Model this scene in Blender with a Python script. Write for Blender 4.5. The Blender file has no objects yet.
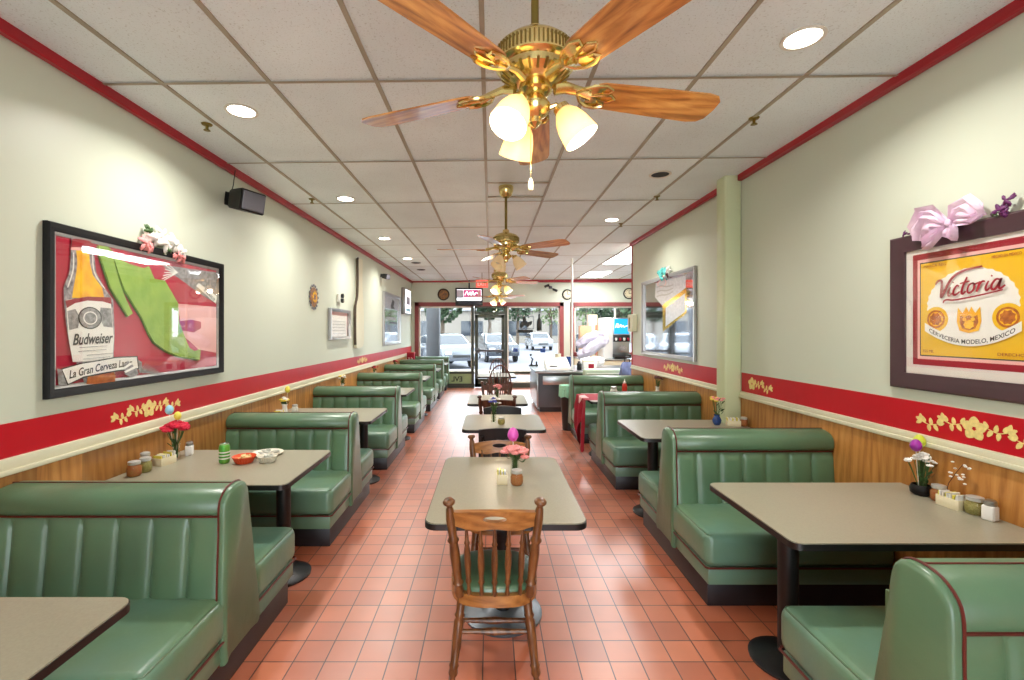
import bpy, bmesh, math, random
from mathutils import Vector, Matrix
R = math.radians
PI = math.pi
C = bpy.context.scene
random.seed(7)

# ------------------------------------------------------------ camera
F = 456.0; U0 = 490.5; V0 = 331.0; HC = 1.616
cam_d = bpy.data.cameras.new('camera'); cam = bpy.data.objects.new('camera', cam_d)
C.collection.objects.link(cam); C.camera = cam
cam.location = (0, 0, HC); cam.rotation_euler = (R(90), 0, 0)
cam_d.sensor_width = 36; cam_d.lens = F / 1024 * 36
cam_d.shift_x = (512 - U0) / 1024; cam_d.shift_y = -(340 - V0) / 1024
cam_d.clip_start = 0.05; cam_d.clip_end = 300

# ------------------------------------------------------------ world, sun, exposure
w = bpy.data.worlds.new('world'); C.world = w; w.use_nodes = True
wn = w.node_tree; bg = wn.nodes['Background']
bg.inputs['Color'].default_value = (0.84, 0.93, 1.0, 1); bg.inputs['Strength'].default_value = 4.6
sun_d = bpy.data.lights.new('sun', 'SUN'); sun_d.energy = 1.0; sun_d.angle = R(1.5); sun_d.color = (1, .95, .86)
sun = bpy.data.objects.new('sun', sun_d); C.collection.objects.link(sun)
sun.rotation_euler = (R(35), R(18), 0)
C.view_settings.view_transform = 'Standard'; C.view_settings.look = 'None'
C.view_settings.gamma = 1; C.view_settings.use_curve_mapping = False
C.view_settings.exposure = 1.02
CAN_W = 11.5      # watts of each recessed can
PANEL_E = 9.0

# ------------------------------------------------------------ helpers
def lin(c):
    out = []
    for v in c[:3]:
        v = v / 255.0
        out.append(v / 12.92 if v <= .04045 else ((v + .055) / 1.055) ** 2.4)
    return (out[0], out[1], out[2], 1.0)

MATS = {}
def mat(name, col, rough=.5, metal=0., spec=.5, var=0., vscale=8., bump=0., bscale=60., emit=0., coat=0., stretch=None, col2=None, trans=0., alpha=1., rvar=0.):
    m = bpy.data.materials.new(name); m.use_nodes = True
    nt = m.node_tree; b = nt.nodes['Principled BSDF']
    c = lin(col)
    b.inputs['Base Color'].default_value = c
    b.inputs['Roughness'].default_value = rough; b.inputs['Metallic'].default_value = metal
    b.inputs['Specular IOR Level'].default_value = spec
    b.inputs['Coat Weight'].default_value = coat; b.inputs['Coat Roughness'].default_value = .12
    b.inputs['Transmission Weight'].default_value = trans; b.inputs['Alpha'].default_value = alpha
    if emit:
        b.inputs['Emission Color'].default_value = c; b.inputs['Emission Strength'].default_value = emit
    if var or bump or rvar or col2:
        tc = nt.nodes.new('ShaderNodeTexCoord'); mp = nt.nodes.new('ShaderNodeMapping')
        nt.links.new(tc.outputs['Object'], mp.inputs[0])
        if stretch: mp.inputs['Scale'].default_value = stretch
    if var or col2 or rvar:
        nz = nt.nodes.new('ShaderNodeTexNoise'); nz.inputs['Scale'].default_value = vscale
        nz.inputs['Detail'].default_value = 2.5; nz.inputs['Roughness'].default_value = .5
        nt.links.new(mp.outputs[0], nz.inputs['Vector'])
    if var or col2:
        rp = nt.nodes.new('ShaderNodeValToRGB')
        rp.color_ramp.interpolation = 'EASE'; rp.color_ramp.elements[0].position = .2; rp.color_ramp.elements[1].position = .8
        if col2: a, z = c, lin(col2)
        else:
            a = tuple(v * (1 - var) for v in c[:3]) + (1,); z = tuple(min(1, v * (1 + var)) for v in c[:3]) + (1,)
        rp.color_ramp.elements[0].color = a; rp.color_ramp.elements[1].color = z
        nt.links.new(nz.outputs['Fac'], rp.inputs[0]); nt.links.new(rp.outputs[0], b.inputs['Base Color'])
    if rvar:
        mr = nt.nodes.new('ShaderNodeMapRange'); mr.inputs[1].default_value = .3; mr.inputs[2].default_value = .7
        mr.inputs[3].default_value = max(0, rough - rvar); mr.inputs[4].default_value = rough + rvar
        nt.links.new(nz.outputs['Fac'], mr.inputs[0]); nt.links.new(mr.outputs[0], b.inputs['Roughness'])
    if bump:
        n2 = nt.nodes.new('ShaderNodeTexNoise'); n2.inputs['Scale'].default_value = bscale; n2.inputs['Detail'].default_value = 3
        nt.links.new(mp.outputs[0], n2.inputs['Vector'])
        bp = nt.nodes.new('ShaderNodeBump'); bp.inputs['Strength'].default_value = bump; bp.inputs['Distance'].default_value = .01
        nt.links.new(n2.outputs['Fac'], bp.inputs['Height']); nt.links.new(bp.outputs[0], b.inputs['Normal'])
    MATS[name] = m
    return m

def glass_mat(name, tint=(255, 255, 255), refl=.12, rough=.0):
    m = bpy.data.materials.new(name); m.use_nodes = True; nt = m.node_tree; nt.nodes.clear()
    o = nt.nodes.new('ShaderNodeOutputMaterial'); mx = nt.nodes.new('ShaderNodeMixShader')
    t = nt.nodes.new('ShaderNodeBsdfTransparent'); t.inputs[0].default_value = lin(tint)
    g = nt.nodes.new('ShaderNodeBsdfGlossy'); g.inputs['Roughness'].default_value = rough; g.inputs[0].default_value = (1, 1, 1, 1)
    lw = nt.nodes.new('ShaderNodeFresnel'); lw.inputs[0].default_value = 1.45
    mt = nt.nodes.new('ShaderNodeMath'); mt.operation = 'MULTIPLY'; mt.inputs[1].default_value = refl / .04 * .35
    mt.use_clamp = True
    nt.links.new(lw.outputs[0], mt.inputs[0]); nt.links.new(mt.outputs[0], mx.inputs[0])
    nt.links.new(t.outputs[0], mx.inputs[1]); nt.links.new(g.outputs[0], mx.inputs[2]); nt.links.new(mx.outputs[0], o.inputs[0])
    MATS[name] = m; return m

def wood_mat(name, c1, c2, c3, scale=(1, 1, 1), rough=.4, coat=.2, wscale=3.0, dist=6., spec=.5, planks=None, rings=False):
    m = bpy.data.materials.new(name); m.use_nodes = True; nt = m.node_tree; b = nt.nodes['Principled BSDF']
    tc = nt.nodes.new('ShaderNodeTexCoord'); mp = nt.nodes.new('ShaderNodeMapping'); mp.inputs['Scale'].default_value = scale
    nt.links.new(tc.outputs['Object'], mp.inputs[0])
    src = mp.outputs[0]
    n = nt.nodes.new('ShaderNodeTexNoise'); n.inputs['Scale'].default_value = wscale; n.inputs['Detail'].default_value = 8
    n.inputs['Roughness'].default_value = .65; n.inputs['Distortion'].default_value = 1.2
    nt.links.new(src, n.inputs['Vector'])
    wv = nt.nodes.new('ShaderNodeTexWave'); wv.inputs['Scale'].default_value = wscale * .8; wv.inputs['Distortion'].default_value = dist
    wv.inputs['Detail'].default_value = 3; wv.wave_type = 'RINGS' if rings else 'BANDS'
    if not rings: wv.bands_direction = 'DIAGONAL'
    nt.links.new(src, wv.inputs['Vector'])
    mxf = nt.nodes.new('ShaderNodeMath'); mxf.operation = 'MULTIPLY_ADD'; mxf.inputs[1].default_value = .14
    nt.links.new(wv.outputs['Fac'], mxf.inputs[0])
    sc = nt.nodes.new('ShaderNodeMath'); sc.operation = 'MULTIPLY'; sc.inputs[1].default_value = .9
    nt.links.new(n.outputs['Fac'], sc.inputs[0]); nt.links.new(sc.outputs[0], mxf.inputs[2])
    rp = nt.nodes.new('ShaderNodeValToRGB'); e = rp.color_ramp.elements
    e[0].position = .28; e[0].color = lin(c1); e[1].position = .75; e[1].color = lin(c3)
    k = e.new(.5); k.color = lin(c2)
    nt.links.new(mxf.outputs[0], rp.inputs[0])
    out = rp.outputs[0]
    if planks:
        bt = nt.nodes.new('ShaderNodeTexNoise'); bt.inputs['Scale'].default_value = 1
        mp2 = nt.nodes.new('ShaderNodeMapping'); mp2.inputs['Scale'].default_value = planks; nt.links.new(tc.outputs['Object'], mp2.inputs[0])
        sn = nt.nodes.new('ShaderNodeVectorMath'); sn.operation = 'FLOOR'; nt.links.new(mp2.outputs[0], sn.inputs[0])
        wn_ = nt.nodes.new('ShaderNodeTexWhiteNoise'); nt.links.new(sn.outputs[0], wn_.inputs['Vector'])
        mr = nt.nodes.new('ShaderNodeMapRange'); mr.inputs[3].default_value = .72; mr.inputs[4].default_value = 1.12
        nt.links.new(wn_.outputs[0], mr.inputs[0])
        vm = nt.nodes.new('ShaderNodeVectorMath'); vm.operation = 'SCALE'
        nt.links.new(out, vm.inputs[0]); nt.links.new(mr.outputs[0], vm.inputs['Scale']); out = vm.outputs[0]
    nt.links.new(out, b.inputs['Base Color'])
    b.inputs['Roughness'].default_value = rough; b.inputs['Coat Weight'].default_value = coat; b.inputs['Coat Roughness'].default_value = .15
    b.inputs['Specular IOR Level'].default_value = spec
    MATS[name] = m; return m

class MB:
    """collects shapes into one mesh"""
    def __init__(s): s.bm = bmesh.new(); s.mats = []
    def mi(s, m):
        if m is None: return 0
        m = MATS[m]
        if m not in s.mats: s.mats.append(m)
        return s.mats.index(m)
    def merge(s, bm2, m=None, M=None):
        if M is not None: bm2.transform(M)
        k = s.mi(m); mp = {}
        for v in bm2.verts: mp[v] = s.bm.verts.new(v.co)
        for f in bm2.faces:
            try: nf = s.bm.faces.new([mp[v] for v in f.verts])
            except ValueError: continue
            nf.material_index = k; nf.smooth = True
        bm2.free()
    def box(s, lo, hi, bev=0., seg=2, m=None, M=None):
        b = bmesh.new(); bmesh.ops.create_cube(b, size=1)
        for v in b.verts: v.co = Vector([(lo[i] + hi[i]) / 2 + v.co[i] * (hi[i] - lo[i]) for i in range(3)])
        if bev: bmesh.ops.bevel(b, geom=b.edges[:], offset=bev, segments=seg, profile=.5, affect='EDGES')
        s.merge(b, m, M); return s
    def lathe(s, prof, segs=24, p0=(0, 0, 0), ax=(0, 0, 1), m=None, caps=True):
        p0 = Vector(p0); q = Vector((0, 0, 1)).rotation_difference(Vector(ax).normalized())
        b = bmesh.new(); rings = []
        for r, z in prof:
            if r <= 1e-6: rings.append([b.verts.new(p0 + q @ Vector((0, 0, z)))])
            else: rings.append([b.verts.new(p0 + q @ Vector((r * math.cos(2 * PI * i / segs), r * math.sin(2 * PI * i / segs), z))) for i in range(segs)])
        for a, c in zip(rings, rings[1:]):
            for i in range(segs):
                j = (i + 1) % segs
                if len(a) == 1 and len(c) == 1: break
                if len(a) == 1: b.faces.new([a[0], c[i], c[j]][::-1])
                elif len(c) == 1: b.faces.new([a[i], a[j], c[0]])
                else: b.faces.new([a[i], a[j], c[j], c[i]])
        if caps:
            if len(rings[0]) > 1: b.faces.new(rings[0][::-1])
            if len(rings[-1]) > 1: b.faces.new(rings[-1])
        s.merge(b, m); return s
    def cyl(s, p0, p1, r0, r1=None, segs=16, m=None):
        p0 = Vector(p0); p1 = Vector(p1); r1 = r0 if r1 is None else r1
        return s.lathe([(r0, 0), (r1, (p1 - p0).length)], segs, p0, p1 - p0, m)
    def turned(s, p0, p1, prof, segs=12, m=None):
        p0 = Vector(p0); p1 = Vector(p1); L = (p1 - p0).length
        return s.lathe([(r, t * L) for t, r in prof], segs, p0, p1 - p0, m)
    def tube(s, pts, r, segs=8, m=None, closed=False, flat=1.):
        pts = [Vector(p) for p in pts]; n = len(pts); b = bmesh.new(); rings = []; up = None
        for i, p in enumerate(pts):
            if closed: t = pts[(i + 1) % n] - pts[i - 1]
            else: t = pts[min(i + 1, n - 1)] - pts[max(i - 1, 0)]
            if t.length < 1e-9: t = Vector((0, 0, 1))
            t.normalize()
            if up is None: up = t.orthogonal().normalized()
            up = (up - t * up.dot(t))
            if up.length < 1e-6: up = t.orthogonal()
            up.normalize(); sd = t.cross(up); rr = r[i] if isinstance(r, (list, tuple)) else r
            rings.append([b.verts.new(p + (up * math.cos(2 * PI * k / segs) + sd * math.sin(2 * PI * k / segs) * flat) * rr) for k in range(segs)])
        prs = list(zip(rings, rings[1:])) + ([(rings[-1], rings[0])] if closed else [])
        for a, c in prs:
            for k in range(segs): b.faces.new([a[k], a[(k + 1) % segs], c[(k + 1) % segs], c[k]])
        if not closed: b.faces.new(rings[0][::-1]); b.faces.new(rings[-1])
        s.merge(b, m); return s
    def ball(s, c, r, sub=2, m=None, M=None):
        b = bmesh.new(); bmesh.ops.create_icosphere(b, subdivisions=sub, radius=1)
        rr = r if isinstance(r, (list, tuple)) else (r, r, r)
        for v in b.verts: v.co = Vector((v.co.x * rr[0], v.co.y * rr[1], v.co.z * rr[2]))
        if M is not None: b.transform(M)
        b.transform(Matrix.Translation(Vector(c))); s.merge(b, m); return s
    def plate(s, loops, t, m=None, M=None, bev=0.):
        """flat outline (first loop) with holes, in local x,z; thickness along +y from 0 to t"""
        b = bmesh.new(); es = []
        for lp in loops:
            vs = [b.verts.new((p[0], 0, p[1])) for p in lp]
            for i in range(len(vs)): es.append(b.edges.new((vs[i], vs[(i + 1) % len(vs)])))
        r = bmesh.ops.triangle_fill(b, edges=es, use_beauty=True)
        fs = [g for g in r['geom'] if isinstance(g, bmesh.types.BMFace)]
        bmesh.ops.recalc_face_normals(b, faces=b.faces[:])
        if t:
            x = bmesh.ops.extrude_face_region(b, geom=b.faces[:])
            for v in [g for g in x['geom'] if isinstance(g, bmesh.types.BMVert)]: v.co.y += t
            bmesh.ops.recalc_face_normals(b, faces=b.faces[:])
        s.merge(b, m, M); return s
    def grid(s, fn, nu, nv, m=None, M=None, closed_u=False):
        b = bmesh.new(); g = [[b.verts.new(fn(i / nu, j / nv)) for j in range(nv + 1)] for i in range(nu + 1)]
        for i in range(nu):
            for j in range(nv): b.faces.new([g[i][j], g[i + 1][j], g[i + 1][j + 1], g[i][j + 1]])
        s.merge(b, m, M); return s
    def text(s, st, size, m=None, M=None, ext=.001, shear=0., bold=0., warp=None, center=True, width=None):
        cu = bpy.data.curves.new('t', 'FONT'); cu.body = st; cu.size = size; cu.shear = shear; cu.offset = bold; cu.extrude = ext
        cu.resolution_u = 3
        if center: cu.align_x = 'CENTER'
        o = bpy.data.objects.new('t', cu); C.collection.objects.link(o)
        dg = bpy.context.evaluated_depsgraph_get(); dg.update()
        me = bpy.data.meshes.new_from_object(o.evaluated_get(dg))
        b = bmesh.new(); b.from_mesh(me)
        bpy.data.objects.remove(o); bpy.data.curves.remove(cu); bpy.data.meshes.remove(me)
        if width and b.verts:
            xs = [v.co.x for v in b.verts]; k = width / (max(xs) - min(xs)); x0 = (max(xs) + min(xs)) / 2 if center else min(xs)
            for v in b.verts: v.co.x = (v.co.x - x0) * k
        for v in b.verts:
            x, y, z = v.co
            if warp: x, y = warp(x, y)
            v.co = Vector((x, -z, y))
        s.merge(b, m, M); return s
    def ribbon(s, pts, wd, t, m=None, M=None, sm=6, y0=0.):
        """flat stroke in local x,z following points, raised by t towards -y"""
        P = [Vector((p[0], p[1])) for p in pts]
        if len(P) > 2 and sm > 1:
            Q = []
            for i in range(len(P) - 1):
                a, b_, c, d = P[max(i - 1, 0)], P[i], P[i + 1], P[min(i + 2, len(P) - 1)]
                for k in range(sm):
                    u = k / sm
                    Q.append(.5 * ((2 * b_) + (-a + c) * u + (2 * a - 5 * b_ + 4 * c - d) * u * u + (-a + 3 * b_ - 3 * c + d) * u ** 3))
            Q.append(P[-1]); P = Q
        b = bmesh.new(); L = []; n = len(P)
        for i, p in enumerate(P):
            tt = P[min(i + 1, n - 1)] - P[max(i - 1, 0)]
            if tt.length < 1e-9: tt = Vector((1, 0))
            tt.normalize(); nr = Vector((-tt.y, tt.x)); f = i / (n - 1)
            ww = wd * (.35 + .65 * math.sin(PI * min(1, max(0, .08 + .84 * f))) ** .5) / 2
            L.append([b.verts.new((q.x, y, q.y)) for q in (p + nr * ww, p - nr * ww) for y in (y0, y0 - t)])
        for a, c in zip(L, L[1:]):
            b.faces.new([a[1], a[3], c[3], c[1]]); b.faces.new([a[0], a[1], c[1], c[0]]); b.faces.new([a[3], a[2], c[2], c[3]])
        s.merge(b, m, M); return s
    def build(s, name, m=None, parent=None, sharp=38, loc=None):
        me = bpy.data.meshes.new(name); 
        bmesh.ops.remove_doubles(s.bm, verts=s.bm.verts[:], dist=1e-6) if len(s.bm.verts) < 3000 else None
        s.bm.to_mesh(me); s.bm.free()
        if s.mats:
            for q in s.mats: me.materials.append(q)
        elif m: me.materials.append(MATS[m])
        me.set_sharp_from_angle(angle=R(sharp))
        o = bpy.data.objects.new(name, me); C.collection.objects.link(o)
        if parent: o.parent = parent
        if loc: o.location = loc
        return o

def tag(o, label, cat, group=None):
    o['label'] = label; o['category'] = cat
    if group: o['group'] = group
    return o
def thing(name, label, cat, loc=(0, 0, 0), rz=0., group=None):
    o = bpy.data.objects.new(name, None); C.collection.objects.link(o); o.empty_display_size = .05
    o.location = loc; o.rotation_euler = (0, 0, rz); return tag(o, label, cat, group)
def struct(o): o['kind'] = 'structure'; return o
def dup(root, loc=None, rz=None, label=None, parent=None, group=None):
    r = root.copy(); C.collection.objects.link(r)
    if parent: r.parent = parent
    if loc is not None: r.location = loc
    if rz is not None: r.rotation_euler = (0, 0, rz)
    if label: r['label'] = label
    if group: r['group'] = group
    for ch in list(root.children): dup(ch, parent=r)
    return r

# pixel on a wall plane -> (Y, Z)
XL, XR = -2.25, 2.36
CAN = dict()
def onwall(px, py, X):
    Y = X * F / (px - U0); return Y, HC + (V0 - py) * Y / F

# ------------------------------------------------------------ materials
mat('pilaster_paint', (200, 208, 168), .35)
mat('wall_paint', (200, 206, 188), .42, var=.02, vscale=.9, bump=.12, bscale=9, spec=.45)
mat('red_paint', (184, 10, 30), .3, var=.06, vscale=3, bump=.1, bscale=12, spec=.5)
mat('rail_paint', (214, 210, 182), .35, var=.05, vscale=3)
mat('crown_paint', (158, 14, 32), .4, var=.1, vscale=5)
mat('gold_stencil', (226, 205, 130), .45, var=.12, vscale=60)
mat('frame_brick', (140, 62, 62), .5, var=.08)
mat('green_vinyl', (92, 124, 92), .34, spec=.6, col2=(74, 104, 80), vscale=2.2, bump=.12, bscale=22, rvar=.05)  # darker than the seats: backrest shade painted into the base colour
mat('seat_vinyl', (102, 130, 98), .35, spec=.65, col2=(94, 132, 116), vscale=3.0, bump=.15, bscale=16, rvar=.07)
mat('piping_red', (92, 34, 28), .4)
mat('plinth_black', (26, 24, 28), .4, var=.2)
mat('laminate', (150, 145, 126), .3, var=.06, vscale=130, spec=.5)
mat('black_edge', (24, 22, 24), .35)
mat('black_metal', (22, 22, 24), .4, bump=.05)
mat('grey_metal', (92, 98, 104), .33, metal=.4, var=.2, vscale=5)
mat('black_vinyl', (36, 35, 38), .4, var=.1)
mat('steel', (176, 178, 180), .28, metal=1, var=.08, vscale=4)
mat('steel_dark', (92, 92, 96), .3, metal=.8, var=.1, vscale=3)
mat('lid_silver', (196, 196, 192), .3, metal=.4)
mat('chrome', (210, 210, 212), .15, metal=1)
mat('brass', (226, 206, 142), .2, metal=1, var=.06, vscale=30)
mat('brass_dark', (128, 112, 54), .35, metal=.8)
mat('white_plastic', (232, 230, 224), .4)
mat('cream', (228, 218, 186), .5)
mat('black_plastic', (20, 20, 21), .45)
mat('grille', (120, 120, 130), .5, var=.25, vscale=180, metal=.3)
mat('jar_spice', (170, 128, 70), .6, col2=(176, 84, 44), vscale=160)
mat('jar_olive', (134, 126, 62), .6, col2=(176, 164, 104), vscale=160)
mat('salt', (236, 234, 230), .7)
mat('stem_green', (62, 92, 44), .55, var=.2, vscale=30)
mat('petal_red', (200, 22, 58), .6, var=.2, vscale=60)
mat('petal_pink', (236, 150, 148), .6, var=.15, vscale=60)
mat('petal_white', (236, 234, 228), .6)
mat('petal_yellow', (226, 206, 60), .6)
mat('petal_magenta', (180, 50, 170), .5)
mat('petal_purple', (92, 26, 86), .6, var=.2)
mat('petal_lilac', (236, 206, 228), .5, var=.05, vscale=30, alpha=.8)
mat('petal_blue', (70, 76, 160), .6)
mat('petal_teal', (96, 200, 196), .6, var=.15, vscale=30)
mat('petal_dark', (84, 40, 36), .7)
mat('egg_blue', (150, 200, 222), .4)
mat('egg_yellow', (226, 214, 84), .4)
mat('egg_pink', (212, 84, 182), .35)
mat('egg_purple', (150, 40, 150), .3)
mat('egg_lime', (198, 214, 60), .4)
mat('can_green', (58, 150, 62), .3, metal=.3, col2=(120, 190, 70), vscale=25)
mat('basket_orange', (222, 84, 44), .45)
mat('basket_white', (226, 222, 206), .5)
mat('chips', (214, 180, 110), .7, col2=(236, 214, 160), vscale=60)
mat('foil', (198, 198, 188), .4, metal=.2, col2=(160, 160, 150), vscale=40)
mat('ketchup', (190, 40, 24), .3)
mat('cloth_red', (150, 16, 40), .8, var=.15, vscale=12)
mat('cloth_pale', (224, 180, 178), .8)
mat('bag_green', (150, 206, 176), .35, var=.12, vscale=14)
mat('blue_glass', (36, 66, 128), .15)
mat('blue_cloth', (110, 124, 168), .8, var=.2, vscale=12)
mat('bundle_lilac', (196, 190, 206), .4, var=.12, vscale=9)
mat('cardboard', (206, 172, 132), .7, var=.1)
mat('pale_green', (184, 202, 178), .4)
mat('screen_blue', (24, 128, 190), .2, emit=.9)
mat('screen_white', (235, 240, 245), .3, emit=1.0)
mat('screen_magenta', (150, 30, 90), .3, emit=.8)
mat('screen_dark', (40, 40, 52), .2)
mat('exit_red', (226, 96, 80), .4, emit=.5)
mat('bulb', (255, 240, 205), .3, emit=2.5)
mat('can_emit', (255, 250, 238), .3, emit=11)
mat('can_off', (20, 18, 17), .6)
mat('panel_emit', (250, 250, 255), .3, emit=5.0)
mat('trim_white', (222, 218, 206), .4)
mat('asphalt', (92, 92, 100), .9, var=.08, vscale=2)
mat('car_silver', (92, 96, 104), .2, metal=.5, coat=.6)
mat('car_white', (124, 126, 130), .25, coat=.6)
mat('car_dark', (56, 60, 68), .2, metal=.4, coat=.6)
mat('car_glass', (30, 36, 44), .08)
mat('tire', (22, 22, 24), .8)
mat('bark', (74, 62, 50), .9, var=.2)
mat('leaf', (34, 54, 26), .7, var=.35, vscale=2)
mat('leaf_pale', (86, 100, 62), .7, var=.3, vscale=2)
mat('building', (112, 106, 98), .8, var=.05)
mat('dark_post', (58, 58, 62), .7, var=.15, vscale=5)
mat('door_metal', (58, 64, 54), .4, metal=.3)
mat('green_panel', (142, 164, 118), .5, var=.08)
mat('paint_black', (26, 30, 24), .6)
mat('clay', (178, 120, 60), .5, col2=(92, 70, 60), vscale=20)
mat('dark_frame', (64, 38, 46), .32, var=.12, vscale=6, spec=.6)
mat('black_frame', (16, 15, 16), .5, spec=.3)
mat('silver_frame', (168, 166, 164), .3, metal=.8)
mat('mat_white', (222, 216, 208), .5)
mat('p_red', (176, 14, 52), .4, var=.15, vscale=3)
mat('p_red2', (150, 20, 34), .4)
mat('p_yellow', (232, 184, 16), .45)
mat('p_white', (236, 234, 226), .45)
mat('p_pink', (236, 178, 172), .45)
mat('p_black', (40, 36, 34), .5)
mat('p_orange', (206, 120, 20), .45, col2=(150, 70, 20), vscale=50)
mat('p_gold', (250, 206, 24), .4, col2=(236, 160, 16), vscale=14)
mat('p_amber', (196, 112, 40), .4, col2=(150, 70, 30), vscale=25)
mat('p_glassy', (190, 182, 184), .4, col2=(60, 50, 60), vscale=40)
mat('p_grey', (168, 166, 164), .45, col2=(110, 108, 108), vscale=45)
mat('p_maroon', (150, 22, 40), .45)
mat('p_green', (158, 190, 84), .45, col2=(128, 168, 66), vscale=9, bump=.4, bscale=20)
mat('p_greenedge', (84, 128, 40), .5)
mat('mirror', (226, 228, 234), .05, metal=1)
mat('mirror_gold', (214, 176, 74), .15, metal=1)
mat('mirror_etch', (196, 196, 200), .35, metal=.8, var=.15, vscale=30)
wood_mat('panel_wood', (146, 90, 40), (186, 126, 62), (206, 150, 84), scale=(9, 9, .9), rough=.38, coat=.15, wscale=1.6, dist=5, planks=(4.0, 4.0, .001))
wood_mat('blade_wood', (120, 66, 22), (182, 120, 54), (214, 160, 88), scale=(1.2, 9, 9), rough=.36, coat=1., wscale=2.2, dist=7, rings=False)
wood_mat('chair_wood', (66, 38, 20), (104, 64, 32), (136, 88, 46), scale=(8, 8, 1.5), rough=.33, coat=.3, wscale=2.4, dist=4)
wood_mat('chair_wood_light', (112, 68, 30), (156, 102, 48), (182, 128, 68), scale=(2, 8, 8), rough=.33, coat=.3, wscale=2.4, dist=4)
wood_mat('chair_wood_dark', (48, 24, 16), (80, 42, 28), (104, 60, 40), scale=(8, 8, 1.5), rough=.35, coat=.3, wscale=2.4, dist=4)
glass_mat('window_glass', (250, 252, 252), .02)
glass_mat('poster_glass', (254, 254, 254), .014, .02)
glass_mat('clear_glass', (250, 252, 250), .04)

def shade_mat():
    m = bpy.data.materials.new('shade_glass'); m.use_nodes = True; nt = m.node_tree; nt.nodes.clear()
    o = nt.nodes.new('ShaderNodeOutputMaterial'); a = nt.nodes.new('ShaderNodeAddShader'); mx = nt.nodes.new('ShaderNodeMixShader')
    t = nt.nodes.new('ShaderNodeBsdfTranslucent'); t.inputs[0].default_value = lin((225, 205, 165))
    g = nt.nodes.new('ShaderNodeBsdfPrincipled'); g.inputs['Base Color'].default_value = lin((240, 230, 205)); g.inputs['Roughness'].default_value = .2
    e = nt.nodes.new('ShaderNodeEmission'); e.inputs[0].default_value = lin((255, 226, 170)); e.inputs[1].default_value = .06
    mx.inputs[0].default_value = .45
    nt.links.new(t.outputs[0], mx.inputs[1]); nt.links.new(g.outputs[0], mx.inputs[2])
    nt.links.new(mx.outputs[0], a.inputs[0]); nt.links.new(e.outputs[0], a.inputs[1]); nt.links.new(a.outputs[0], o.inputs[0])
    MATS['shade_glass'] = m
shade_mat()

def floor_mat():
    m = bpy.data.materials.new('quarry_tile'); m.use_nodes = True; nt = m.node_tree; b = nt.nodes['Principled BSDF']
    tc = nt.nodes.new('ShaderNodeTexCoord'); mp = nt.nodes.new('ShaderNodeMapping')
    mp.inputs['Location'].default_value = (-.1175 + .1545 * 40, -2.2275 + .1525 * 40, 0)
    nt.links.new(tc.outputs['Object'], mp.inputs[0])
    br = nt.nodes.new('ShaderNodeTexBrick'); br.offset = 0; br.squash = 1
    br.inputs['Scale'].default_value = 1; br.inputs['Brick Width'].default_value = .1545; br.inputs['Row Height'].default_value = .1525
    br.inputs['Mortar Size'].default_value = .0034; br.inputs['Mortar Smooth'].default_value = .25
    br.inputs['Color1'].default_value = lin((208, 120, 84)); br.inputs['Color2'].default_value = lin((184, 98, 68)); br.inputs['Mortar'].default_value = lin((58, 28, 24))
    nt.links.new(mp.outputs[0], br.inputs['Vector'])
    n = nt.nodes.new('ShaderNodeTexNoise'); n.inputs['Scale'].default_value = 7; n.inputs['Detail'].default_value = 5
    nt.links.new(tc.outputs['Object'], n.inputs['Vector'])
    mr = nt.nodes.new('ShaderNodeMapRange'); mr.inputs[1].default_value = .3; mr.inputs[2].default_value = .7; mr.inputs[3].default_value = .94; mr.inputs[4].default_value = 1.05
    nt.links.new(n.outputs['Fac'], mr.inputs[0])
    vm = nt.nodes.new('ShaderNodeVectorMath'); vm.operation = 'SCALE'
    nt.links.new(br.outputs['Color'], vm.inputs[0]); nt.links.new(mr.outputs[0], vm.inputs['Scale']); nt.links.new(vm.outputs[0], b.inputs['Base Color'])
    m2 = nt.nodes.new('ShaderNodeMapRange'); m2.inputs[1].default_value = .3; m2.inputs[2].default_value = .7; m2.inputs[3].default_value = .28; m2.inputs[4].default_value = .36
    nt.links.new(n.outputs['Fac'], m2.inputs[0]); nt.links.new(m2.outputs[0], b.inputs['Roughness'])
    b.inputs['Specular IOR Level'].default_value = .8; b.inputs['Coat Weight'].default_value = 1.0; b.inputs['Coat Roughness'].default_value = .38
    iv = nt.nodes.new('ShaderNodeMath'); iv.operation = 'SUBTRACT'; iv.inputs[0].default_value = 1; nt.links.new(br.outputs['Fac'], iv.inputs[1])
    bp = nt.nodes.new('ShaderNodeBump'); bp.inputs['Strength'].default_value = .5; bp.inputs['Distance'].default_value = .002
    nt.links.new(iv.outputs[0], bp.inputs['Height']); nt.links.new(bp.outputs[0], b.inputs['Normal'])
    MATS['quarry_tile'] = m
floor_mat()

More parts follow.
